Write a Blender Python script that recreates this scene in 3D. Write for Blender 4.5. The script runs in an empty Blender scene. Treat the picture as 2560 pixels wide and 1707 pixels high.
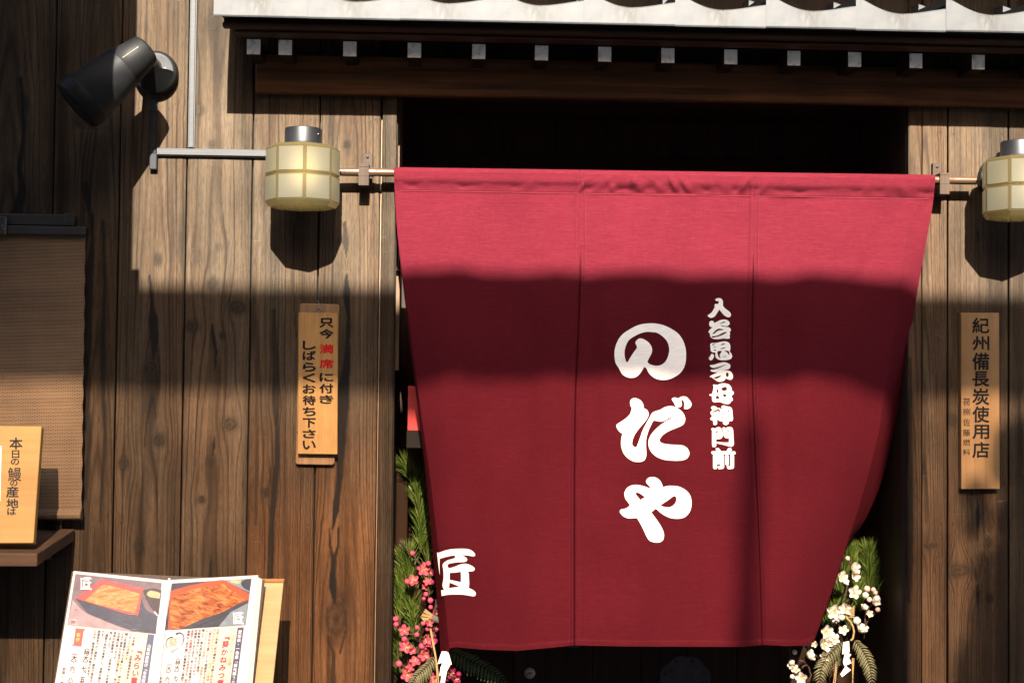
import bpy, bmesh, math, random
import numpy as np
from mathutils import Vector, Matrix
random.seed(7)
C = bpy.context.scene.collection
S = bpy.context.scene

# ------------------------------------------------------------------ camera
FPX, CX, CY = 3555.0, 1280.0, 853.5
YAW, PITCH, ROLL = 0.045, 0.031, 0.0105
CAM = Vector((0.0, -4.27, 1.60))
F = Vector((math.sin(YAW)*math.cos(PITCH), math.cos(YAW)*math.cos(PITCH), math.sin(PITCH))).normalized()
R0 = F.cross(Vector((0, 0, 1))).normalized(); U0 = R0.cross(F)
RV = R0*math.cos(ROLL) + U0*math.sin(ROLL)
UV_ = -R0*math.sin(ROLL) + U0*math.cos(ROLL)
cd = bpy.data.cameras.new("camera"); cam = bpy.data.objects.new("camera", cd); C.objects.link(cam)
cd.sensor_width = 36; cd.lens = FPX/2560*36; cd.clip_start = 0.05; cd.clip_end = 500
M = Matrix((RV, UV_, -F)).transposed().to_4x4(); M.translation = CAM
cam.matrix_world = M
S.camera = cam

# ------------------------------------------------------------------ light
SUN_DX, SUN_SLOPE = -0.02, 0.72          # light drift to the left and fall per metre travelled towards the wall
sun_dir = Vector((SUN_DX, 1.0, -SUN_SLOPE)).normalized()
sd = bpy.data.lights.new("sun", 'SUN'); sd.energy = 4.7; sd.angle = math.radians(0.4); sd.color = (1.0, 0.93, 0.82)
so = bpy.data.objects.new("sun", sd); C.objects.link(so)
so.rotation_euler = sun_dir.to_track_quat('-Z', 'Y').to_euler(); so.location = (0, -12, 14)
w = bpy.data.worlds.new("World"); S.world = w; w.use_nodes = True
nt = w.node_tree; bg = nt.nodes['Background']; sky = nt.nodes.new('ShaderNodeTexSky')
sky.sky_type = 'NISHITA'; sky.sun_disc = False
sky.sun_elevation = math.asin(-sun_dir.z); sky.sun_rotation = math.atan2(-sun_dir.x, -sun_dir.y)
sky.dust_density = 4.0; sky.ozone_density = 0.4; sky.air_density = 0.8
nt.links.new(sky.outputs[0], bg.inputs[0]); bg.inputs[1].default_value = 0.062
S.view_settings.view_transform = 'Standard'; S.view_settings.look = 'None'; S.view_settings.gamma = 1
S.view_settings.exposure = 3.08
S.cycles.use_denoising = True
S.cycles.max_bounces = 8; S.cycles.transparent_max_bounces = 12
S.cycles.sample_clamp_indirect = 6.0

# ------------------------------------------------------------------ helpers
def W(px, py, d=0.0):
    """point seen at photo pixel (px,py) on the upright plane d metres in front of the wall"""
    r = F + RV*((px-CX)/FPX) - UV_*((py-CY)/FPX)
    t = (-d - CAM.y)/r.y
    return CAM + r*t

def mnode(name):
    m = bpy.data.materials.new(name); m.use_nodes = True
    n = m.node_tree.nodes; b = n['Principled BSDF']
    return m, n, m.node_tree.links, b

def setp(b, col=None, rough=None, metal=None, spec=None):
    if col is not None: b.inputs['Base Color'].default_value = (*col, 1)
    if rough is not None: b.inputs['Roughness'].default_value = rough
    if metal is not None: b.inputs['Metallic'].default_value = metal
    if spec is not None: b.inputs['Specular IOR Level'].default_value = spec

def math_(n, l, op, a, b=None, c=None):
    x = n.new('ShaderNodeMath'); x.operation = op
    for i, v in enumerate((a, b, c)):
        if v is None: continue
        if isinstance(v, (int, float)): x.inputs[i].default_value = v
        else: l.new(v, x.inputs[i])
    return x.outputs[0]

def mix_(n, l, f, a, b, blend='MIX'):
    x = n.new('ShaderNodeMix'); x.data_type = 'RGBA'; x.blend_type = blend
    for s, v in ((0, f), (6, a), (7, b)):
        if isinstance(v, (int, float)): x.inputs[s].default_value = v
        elif isinstance(v, tuple): x.inputs[s].default_value = (*v, 1)
        else: l.new(v, x.inputs[s])
    return x.outputs[2]

def noise_(n, l, scale, vec=None, detail=4, rough=.55, dist=0.0, stretch=None, out=0):
    t = n.new('ShaderNodeTexNoise'); t.inputs['Scale'].default_value = scale
    t.inputs['Detail'].default_value = detail; t.inputs['Roughness'].default_value = rough
    t.inputs['Distortion'].default_value = dist
    if vec is None:
        vec = n.new('ShaderNodeTexCoord').outputs['Object']
    if stretch:
        mp = n.new('ShaderNodeMapping'); mp.inputs['Scale'].default_value = stretch
        l.new(vec, mp.inputs[0]); vec = mp.outputs[0]
    l.new(vec, t.inputs[0])
    return t.outputs[out]

def ramp_(n, l, fac, stops):
    r = n.new('ShaderNodeValToRGB'); e = r.color_ramp.elements
    while len(e) < len(stops): e.new(.5)
    for i, (p, c) in enumerate(stops):
        e[i].position = p; e[i].color = (*c, 1) if isinstance(c, tuple) else (c, c, c, 1)
    l.new(fac, r.inputs[0]); return r.outputs[0]

def bump_(n, l, b, h, strength=.3, dist=.002):
    u = n.new('ShaderNodeBump'); u.inputs['Strength'].default_value = strength; u.inputs['Distance'].default_value = dist
    l.new(h, u.inputs['Height']); l.new(u.outputs[0], b.inputs['Normal'])

_mats = {}
def plain(name, col, rough=.6, metal=0, spec=.3, var=.25, vscale=30, bump=.0):
    if name in _mats: return _mats[name]
    m, n, l, b = mnode(name); setp(b, col, rough, metal, spec)
    f = noise_(n, l, vscale, detail=6)
    lo = tuple(c*(1-var) for c in col); hi = tuple(min(1, c*(1+var)) for c in col)
    l.new(ramp_(n, l, f, [(.3, lo), (.7, hi)]), b.inputs['Base Color'])
    l.new(math_(n, l, 'MULTIPLY_ADD', f, .25, rough-.12), b.inputs['Roughness'])
    if bump: bump_(n, l, b, noise_(n, l, vscale*8, detail=3), bump, .001)
    _mats[name] = m; return m

def wood(name, light, dark, axis='z', freq=120, rough=.55, contrast=1.0, spec=.10, bump=.25, big=4.0):
    """sawn timber with grain running along an axis"""
    if name in _mats: return _mats[name]
    m, n, l, b = mnode(name); setp(b, light, rough, 0, spec)
    st = {'z': (1, 1, .035), 'x': (.035, 1, 1), 'y': (1, .035, 1)}[axis]
    g = noise_(n, l, freq, detail=5, rough=.6, stretch=st, dist=.3)
    g2 = noise_(n, l, freq*.25, detail=3, stretch=st, dist=.6)
    big_ = noise_(n, l, big, detail=4)
    f = math_(n, l, 'MULTIPLY_ADD', g2, .6, math_(n, l, 'MULTIPLY', g, .5))
    k = .16*contrast
    c = ramp_(n, l, f, [(max(0, .55-k), dark), (min(1, .55+k), light)])
    v = math_(n, l, 'MULTIPLY_ADD', big_, .9, .55)
    x = n.new('ShaderNodeMix'); x.data_type = 'RGBA'; x.blend_type = 'MULTIPLY'; x.inputs[0].default_value = 1
    l.new(c, x.inputs[6]); l.new(v, x.inputs[7]); l.new(x.outputs[2], b.inputs['Base Color'])
    if bump: bump_(n, l, b, f, bump, .0012)
    _mats[name] = m; return m

class MB:
    def __init__(s): s.v = []; s.f = []; s.m = []; s.sm = []
    def add(s, vs, fs, mi=0, smooth=False):
        o = len(s.v); s.v += [tuple(p) for p in vs]
        for f in fs: s.f.append(tuple(i+o for i in f)); s.m.append(mi); s.sm.append(smooth)
        return s
    def box(s, lo, hi, mi=0, bev=0.0, mat=None, seg=1):
        bm = bmesh.new(); bmesh.ops.create_cube(bm, size=1)
        lo = Vector(lo); hi = Vector(hi)
        for v in bm.verts:
            v.co = Vector((lo[i] + (v.co[i]+.5)*(hi[i]-lo[i]) for i in range(3)))
        if bev: bmesh.ops.bevel(bm, geom=bm.edges[:], offset=bev, segments=seg, affect='EDGES', profile=.6)
        s.bm(bm, mi, mat=mat); bm.free(); return s
    def bm(s, bm, mi=0, smooth=False, mat=None):
        bm.verts.index_update()
        s.add([(mat @ v.co if mat else v.co) for v in bm.verts], [[v.index for v in f.verts] for f in bm.faces], mi, smooth)
        return s
    def tube(s, pts, rads, n=10, mi=0, cap=True, smooth=True):
        pts = [Vector(p) for p in pts]
        if not hasattr(rads, '__len__'): rads = [rads]*len(pts)
        vs = []; fs = []; up = None
        for i, p in enumerate(pts):
            t = (pts[min(i+1, len(pts)-1)] - pts[max(i-1, 0)])
            t = t.normalized() if t.length > 1e-9 else Vector((0, 0, 1))
            if up is None:
                up = t.cross(Vector((0, 0, 1)));
                if up.length < .1: up = t.cross(Vector((0, 1, 0)))
                up.normalize()
            up = (up - t*up.dot(t)).normalized(); b = t.cross(up)
            for k in range(n):
                a = 2*math.pi*k/n; vs.append(p + (up*math.cos(a) + b*math.sin(a))*rads[i])
        for i in range(len(pts)-1):
            for k in range(n):
                fs.append((i*n+k, i*n+(k+1) % n, (i+1)*n+(k+1) % n, (i+1)*n+k))
        o = len(s.v); s.add(vs, fs, mi, smooth)
        if cap:
            for i in (0, len(pts)-1):               # end discs with corners of their own, so they shade flat
                s.add([s.v[o+i*n+k] for k in (range(n) if i else range(n-1, -1, -1))], [tuple(range(n))], mi, False)
        return s
    def lathe(s, o, ax, prof, n=40, mi=0, smooth=True):
        """surface of revolution about axis ax from point o; prof = [(t, r)]"""
        prof = list(prof)
        if prof[-1][1] == 0 and abs(prof[-1][0]-prof[-2][0]) < 1e-6: prof[-1] = (prof[-2][0], prof[-2][1]-.0004)   # flat end
        return s.tube([Vector(o)+Vector(ax)*t for t, r in prof], [max(r, 1e-4) for t, r in prof], n, mi, True, smooth)
    def obj(s, name, mats, parent=None):
        me = bpy.data.meshes.new(name); me.from_pydata(s.v, [], s.f)
        for m in (mats if isinstance(mats, (list, tuple)) else [mats]): me.materials.append(m)
        me.polygons.foreach_set('material_index', s.m); me.polygons.foreach_set('use_smooth', s.sm)
        me.update()
        return link(name, me, parent)

def link(name, me, parent=None):
    o = bpy.data.objects.new(name, me); C.objects.link(o)
    if parent: par(o, parent)
    return o
def par(o, p):
    o.parent = p; o.matrix_parent_inverse = p_world(p).inverted()
def p_world(p):
    m = p.matrix_basis.copy()
    return (p_world(p.parent) @ p.matrix_parent_inverse @ m) if p.parent else m
def tag(o, label, cat, group=None, kind=None):
    if label: o['label'] = label
    if cat: o['category'] = cat
    if group: o['group'] = group
    if kind: o['kind'] = kind
    return o
def thing(name, label, cat, loc, group=None):
    o = bpy.data.objects.new(name, None); C.objects.link(o); o.location = loc; o.empty_display_size = .05
    return tag(o, label, cat, group)

def pbox(mb, x0, y0, x1, y1, d0, d1, mi=0, bev=0.0):
    """axis-aligned box whose front face covers the photo rectangle at depth d1, reaching back to d0"""
    ym = (y0+y1)/2; xm = (x0+x1)/2
    ax = W(x0, ym, d1).x; bx = W(x1, ym, d1).x; az = W(xm, y1, d1).z; bz = W(xm, y0, d1).z
    return mb.box((ax, -d1, az), (bx, -d0, bz), mi, bev)

# ------------------------------------------------------------------ lettering
_gl = {}
def glyph(ch, off=0.0):
    k = (ch, off)
    if k not in _gl:
        cu = bpy.data.curves.new('g', 'FONT'); cu.body = ch; cu.size = 1; cu.offset = off; cu.resolution_u = 3
        o = bpy.data.objects.new('g', cu); C.objects.link(o)
        ev = o.evaluated_get(bpy.context.evaluated_depsgraph_get()); me = ev.to_mesh()
        vs = [(v.co.x, v.co.y) for v in me.vertices]; fs = [tuple(p.vertices) for p in me.polygons]
        ev.to_mesh_clear(); bpy.data.objects.remove(o); bpy.data.curves.remove(cu)
        _gl[k] = (vs, fs)
    return _gl[k]
def bbox_glyph(ch, off):
    vs, fs = glyph(ch, off)
    xs = [v[0] for v in vs]; ys = [v[1] for v in vs]
    return [((x-min(xs))/(max(xs)-min(xs)), (max(ys)-y)/(max(ys)-min(ys))) for x, y in vs], fs
def em_glyph(ch, off):
    """glyph in its em square, (0..1, 0..1 down)"""
    vs, fs = glyph(ch, off)
    if ch in '、。':
        return [(x+.6, .88-y-.6) for x, y in vs], fs
    return [(x, .88-y) for x, y in vs], fs
def letter_rect(mb, ch, x0, y0, x1, y1, fn, off=.02, mi=0):
    vs, fs = bbox_glyph(ch, 0.0)
    for k, (a, b_) in enumerate(BOLD if off else BOLD[:1]):
        lay = Vector((0, -4e-5*k, 0))
        mb.add([fn(x0+(u+a*off)*(x1-x0), y0+(v+b_*off)*(y1-y0))+lay for u, v in vs], fs, mi)
BOLD = [(0, 0), (1, .3), (-1, -.3), (.3, -1), (-.3, 1), (.8, .8), (-.8, -.8)]       # shifted layers thicken the strokes
VERT = {'（': '︵', '）': '︶', '「': '﹁', '」': '﹂', '『': '﹃', '』': '﹄'}
def letter_col(mb, text, x, y, size, step, dn, ax, fn, off=.0, mi=0, wid=1.0):
    """column of writing; (x,y) is the top centre; dn and ax are pixel directions down the column and across it"""
    for i, ch in enumerate(text):
        if ch in ' 　': continue
        vs, fs = em_glyph(VERT.get(ch, ch), 0.0)
        ox, oy = x+dn[0]*step*i, y+dn[1]*step*i
        for k, (da, db) in enumerate(BOLD[:5] if off else BOLD[:1]):
            lay = Vector((0, -3e-5*k, 0))
            mb.add([fn(ox+((u+da*off-.5)*ax[0]*wid+(v+db*off)*dn[0])*size, oy+((u+da*off-.5)*ax[1]*wid+(v+db*off)*dn[1])*size)+lay for u, v in vs], fs, mi)

def smooth_loop(pts, seg=5):
    """Catmull-Rom through a closed loop; a point with a third item stays a corner"""
    n = len(pts); out = []
    for i in range(n):
        p1, p2 = pts[i], pts[(i+1) % n]
        p0 = p1 if len(p1) > 2 else pts[i-1]; p3 = p2 if len(p2) > 2 else pts[(i+2) % n]
        for k in range(seg):
            t = k/seg
            q = [.5*(2*p1[j]+(p2[j]-p0[j])*t+(2*p0[j]-5*p1[j]+4*p2[j]-p3[j])*t*t+(3*p1[j]-p0[j]-3*p2[j]+p3[j])*t**3) for j in (0, 1)]
            out.append(q)
    return out
def parse(sx):
    """'x,y x,yc ...' -> points; c marks a corner"""
    r = []
    for w_ in sx.split():
        c = w_.endswith('c'); a, b_ = w_.rstrip('c').split(',')
        r.append((float(a), float(b_), 1) if c else (float(a), float(b_)))
    return r
def fill_shape(loops, seg=5, maxlen=None):
    """triangulate outline + holes (in pixels)"""
    cu = bpy.data.curves.new('s', 'CURVE'); cu.dimensions = '2D'; cu.fill_mode = 'BOTH'
    for lp in loops:
        q = smooth_loop(lp, seg); sp = cu.splines.new('POLY'); sp.points.add(len(q)-1); sp.use_cyclic_u = True
        for p, co in zip(sp.points, q): p.co = (co[0]/1000, -co[1]/1000, 0, 1)
    o = bpy.data.objects.new('s', cu); C.objects.link(o)
    ev = o.evaluated_get(bpy.context.evaluated_depsgraph_get()); me = ev.to_mesh()
    bm = bmesh.new(); bm.from_mesh(me); ev.to_mesh_clear(); bpy.data.objects.remove(o); bpy.data.curves.remove(cu)
    bmesh.ops.remove_doubles(bm, verts=bm.verts, dist=1e-6)
    bmesh.ops.triangulate(bm, faces=bm.faces[:])
    if maxlen:
        for _ in range(5):
            es = [e for e in bm.edges if e.calc_length()*1000 > maxlen]
            if not es: break
            bmesh.ops.subdivide_edges(bm, edges=es, cuts=1)
            bmesh.ops.triangulate(bm, faces=bm.faces[:])
    bm.verts.index_update()
    vs = [(v.co.x*1000, -v.co.y*1000) for v in bm.verts]; fs = [[v.index for v in f.verts] for f in bm.faces]
    bm.free(); return vs, fs
def face_front(mb):
    """turn every face of a flat decal towards the street (-y)"""
    for i, f in enumerate(mb.f):
        a, b, c = (Vector(mb.v[k]) for k in f[:3])
        if (b-a).cross(c-a).y > 0: mb.f[i] = tuple(reversed(f))
    return mb
def sstep(x, a, b):
    t = min(1, max(0, (x-a)/(b-a))); return t*t*(3-2*t)
def lerp_tab(x, tab):
    if x <= tab[0][0]: return tab[0][1]
    for (a, va), (b, vb) in zip(tab, tab[1:]):
        if x <= b: return va + (vb-va)*(x-a)/(b-a)
    return tab[-1][1]
def mono_tab(x, tab):
    """smoothed table lookup (Catmull-Rom)"""
    if x <= tab[0][0]: return tab[0][1]
    if x >= tab[-1][0]: return tab[-1][1]
    for i in range(len(tab)-1):
        a, b = tab[i], tab[i+1]
        if x <= b[0]:
            m0 = (b[1]-tab[i-1][1])/(b[0]-tab[i-1][0]) if i else (b[1]-a[1])/(b[0]-a[0])
            m1 = (tab[i+2][1]-a[1])/(tab[i+2][0]-a[0]) if i+2 < len(tab) else (b[1]-a[1])/(b[0]-a[0])
            h = b[0]-a[0]; t = (x-a[0])/h
            return (2*t**3-3*t*t+1)*a[1]+(t**3-2*t*t+t)*h*m0+(-2*t**3+3*t*t)*b[1]+(t**3-t*t)*h*m1
# ------------------------------------------------------------------ ground and the house across the street (behind the camera)
m_street = plain('street_paving', (.20, .185, .165), .85, var=.2, vscale=6)
gmb = MB(); gmb.add([(-40, -40, 0), (40, -40, 0), (40, .02, 0), (-40, .02, 0)], [(0, 1, 2, 3)])
tag(gmb.obj('street', m_street), None, None, kind='structure')

RD_ = .50
OPP = 6.2                                   # distance from this wall to the house opposite
def zr(py, px=1280, d=OPP): return W(px, py).z + SUN_SLOPE*d
ZT, ZB, ZF = zr(723), zr(950), zr(2130)
opp = thing('opposite_house', 'pale house across the street behind the photographer with an added sun filter and shade beam on its roof', 'house', (0, -OPP-2.5, 0))
m_pale = plain('pale_render', (.38, .33, .27), .8, var=.1, vscale=3)
m_dkmetal = plain('dark_metal', (.02, .02, .022), .45, spec=.5, var=.2)
m_filter, n_, l_, b_ = mnode('sun_filter_tint')
tb = n_.new('ShaderNodeBsdfTransparent'); tb.inputs[0].default_value = (.325, .254, .202, 1)  # added tint that dims and warms the sun on the lower wall
l_.new(tb.outputs[0], n_['Material Output'].inputs[0])
MB().box((-11, -OPP-5, 0), (11, -OPP, ZF)).obj('wall', m_pale, opp)
MB().box((-11, -OPP-.06, ZB), (11, -OPP, ZT)).obj('shade_beam', m_dkmetal, opp)  # added beam casting the dark band across the front
MB().add([(-11, -OPP-.03, ZF), (11, -OPP-.03, ZF), (11, -OPP-.03, ZB), (-11, -OPP-.03, ZB)], [(0, 1, 2, 3)]).obj('sun_filter', m_filter, opp)
def on_opp(px, py, d=0.0):                  # where the sun ray through a point of this wall passes the added screen
    p = W(px, py, d); k = OPP-d
    return Vector((p.x - SUN_DX*k, -OPP+.03, p.z + SUN_SLOPE*k))
pp = on_opp(1880, 1400, .03)
def far_sun(px, py, d, dist):
    p = W(px, py, d); k = dist-d; return Vector((p.x-SUN_DX*k, -dist, p.z+SUN_SLOPE*k))
q1 = far_sun(1874, 1090, .03, 11.0)
MB().box((q1.x-.036, -11.04, ZF), (q1.x+.036, -10.96, q1.z)).obj('shade_bar', m_dkmetal, opp)  # added bar casting the soft upright shadow on the curtain
for px in (-500, 2860):
    q = on_opp(px, 1400); MB().box((q.x-.03, -OPP+.005, ZF), (q.x+.03, -OPP+.05, ZB)).obj('post', m_dkmetal, opp)
xp0 = W(2160, 1500, -RD_).x - SUN_DX*(OPP+RD_); xp1 = W(2262, 1500, 0).x - SUN_DX*OPP - .03
MB().box((xp0, -OPP+.006, ZF), (xp1, -OPP+.045, on_opp(2200, 1150, -.3).z)).obj('post', m_dkmetal, opp)  # added blocker keeping the sun off the right of the door
# leaves and trough added out of view to break up the sun at right
m_shade_leaf = plain('shade_leaf', (.03, .06, .02), .5, var=.4)
sh = thing('shade_leaves', 'unseen leaf cluster added across the street to shade the right wall', 'light blocker', on_opp(2600, 1800))
mb = MB(); rr = random.Random(3)
def in_leaf_shade(px, py):
    if px < 2250: return False
    if py > 1120 + 60*math.sin(px*.03) and px > 2520-30*math.sin(py*.02): return True
    if px > 2480 - (py-1110)*.05 and py > 1110 - (px-2480)*.5 and py < 1230: return True
    if 2410 < px < 2450+12*math.sin(py*.05) and 1235 < py < 1350: return True
    return py > 1400 and px > 2445 - (py-1440)*.20
for i in range(5200):
    px, py = rr.uniform(2360, 2960), rr.uniform(1060, 1790)
    if not in_leaf_shade(px, py): continue
    c = on_opp(px, py) + Vector((0, rr.uniform(.05, .4), 0)); c.z += SUN_SLOPE*(-OPP+.03-c.y)
    u = Vector((rr.gauss(0, 1), rr.gauss(0, .5), rr.gauss(0, 1))).normalized(); v = u.cross(Vector((rr.gauss(0, .4), 1, rr.gauss(0, .4)))).normalized()
    a = .034; mb.add([c-u*a, c+v*a*.55, c+u*a, c-v*a*.55], [(0, 1, 2, 3)])
mb.obj('foliage', m_shade_leaf, sh)
q = on_opp(2700, 1790)
MB().box((q.x-.45, -OPP+.02, q.z-.70), (q.x+.45, -OPP+.5, q.z-.45)).obj('trough', m_dkmetal, sh)

# ------------------------------------------------------------------ planked walls
def ns(x, seed):
    r = np.random.RandomState(seed); s = np.zeros_like(x)
    for k in range(4): s += np.sin(x*(1+1.7*k)*(.8+.5*r.rand())+r.rand()*6.28)/(1+k)
    return s*.5
m_wall, n, l, b = mnode('weathered_planks'); setp(b, None, .7, 0, .07)
def attr(nm):
    a = n.new('ShaderNodeAttribute'); a.attribute_name = nm; return a.outputs['Fac']
ag, ad, aw, at = attr('grain'), attr('dark'), attr('warm'), attr('tone')
tc = n.new('ShaderNodeTexCoord').outputs['Object']
fib = noise_(n, l, 170, tc, 4, .65, stretch=(1, 1, .028))
fine = noise_(n, l, 700, tc, 2, .5, stretch=(1, 1, .06))
blot = noise_(n, l, 7, tc, 5, .6, stretch=(1, 1, .45))
wp = math_(n, l, 'MULTIPLY_ADD', fib, .35, ag)
sn = math_(n, l, 'SINE', math_(n, l, 'MULTIPLY', wp, 6.2832))
ln = math_(n, l, 'POWER', math_(n, l, 'MULTIPLY_ADD', sn, .5, .5), 2.4)
wn = n.new('ShaderNodeTexWhiteNoise'); wn.noise_dimensions = '1D'; l.new(math_(n, l, 'FLOOR', math_(n, l, 'ADD', wp, .25)), wn.inputs['W'])
ln = math_(n, l, 'MULTIPLY', ln, ramp_(n, l, wn.outputs['Value'], [(.05, .15), (.8, 1.0)]))
lmod = ramp_(n, l, noise_(n, l, 9, tc, 4, .6, stretch=(1, 1, .3)), [(.25, .25), (.65, 1.0)])
lnm = math_(n, l, 'MULTIPLY', ln, lmod)
grey = ramp_(n, l, blot, [(.25, (.0285, .0200, .0126)), (.5, (.0442, .0318, .0203)), (.75, (.060, .0440, .0290))])
orng = ramp_(n, l, blot, [(.25, (.036, .0170, .0072)), (.5, (.056, .0270, .0118)), (.8, (.076, .040, .0185))])
base = mix_(n, l, aw, grey, orng)
fv = ramp_(n, l, math_(n, l, 'MULTIPLY_ADD', fine, .5, math_(n, l, 'MULTIPLY', fib, .5)), [(.32, .45), (.68, 1.45)])
base = mix_(n, l, 1.0, base, fv, 'MULTIPLY')
stk = noise_(n, l, 22, tc, 5, .6, .4, stretch=(1, 1, .05)); stk2 = noise_(n, l, 3.2, tc, 4, .6, stretch=(1, 1, .5))
base = mix_(n, l, 1.0, base, ramp_(n, l, math_(n, l, 'MULTIPLY_ADD', stk, .7, math_(n, l, 'MULTIPLY', stk2, .35)), [(.36, .36), (.46, .80), (.55, 1.05), (.68, 1.38)]), 'MULTIPLY')
base = mix_(n, l, math_(n, l, 'MULTIPLY', lnm, .92), base, mix_(n, l, aw, (.0115, .0078, .0056), (.0105, .0050, .0028)))
cr = n.new('ShaderNodeTexVoronoi'); cr.feature = 'DISTANCE_TO_EDGE'; cr.inputs['Scale'].default_value = 34
mp = n.new('ShaderNodeMapping'); mp.inputs['Scale'].default_value = (.9, 1, 2.3); l.new(tc, mp.inputs[0]); l.new(mp.outputs[0], cr.inputs[0])
crk = ramp_(n, l, cr.outputs[0], [(.0, 1.0), (.035, 0.0)])
crm = ramp_(n, l, noise_(n, l, 5, tc, 3), [(.50, 0.0), (.66, .34)])
crk = math_(n, l, 'MULTIPLY', crk, crm)
base = mix_(n, l, crk, base, (.014, .009, .006))
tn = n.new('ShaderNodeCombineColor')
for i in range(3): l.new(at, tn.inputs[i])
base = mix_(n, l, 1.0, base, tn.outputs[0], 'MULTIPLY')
dk = math_(n, l, 'MULTIPLY', ad, ramp_(n, l, fib, [(.2, .75), (.6, 1.0)]))
dk.node.use_clamp = True
base = mix_(n, l, dk, base, (.0065, .0058, .0055))
scr = ramp_(n, l, noise_(n, l, 55, tc, 2, .5, 1.5, stretch=(.25, 1, 1.6)), [(.71, 0.0), (.74, .5)])
base = mix_(n, l, math_(n, l, 'MULTIPLY', scr, ramp_(n, l, noise_(n, l, 3, tc, 2), [(.45, 0.0), (.6, .6)])), base, (.12, .08, .055))
l.new(base, b.inputs['Base Color'])
l.new(ramp_(n, l, fib, [(.2, .60), (.8, .82)]), b.inputs['Roughness'])
bump_(n, l, b, math_(n, l, 'SUBTRACT', math_(n, l, 'MULTIPLY', fib, .6), math_(n, l, 'MULTIPLY_ADD', crk, .25, math_(n, l, 'MULTIPLY', lnm, .8))), .55, .0022)

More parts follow.
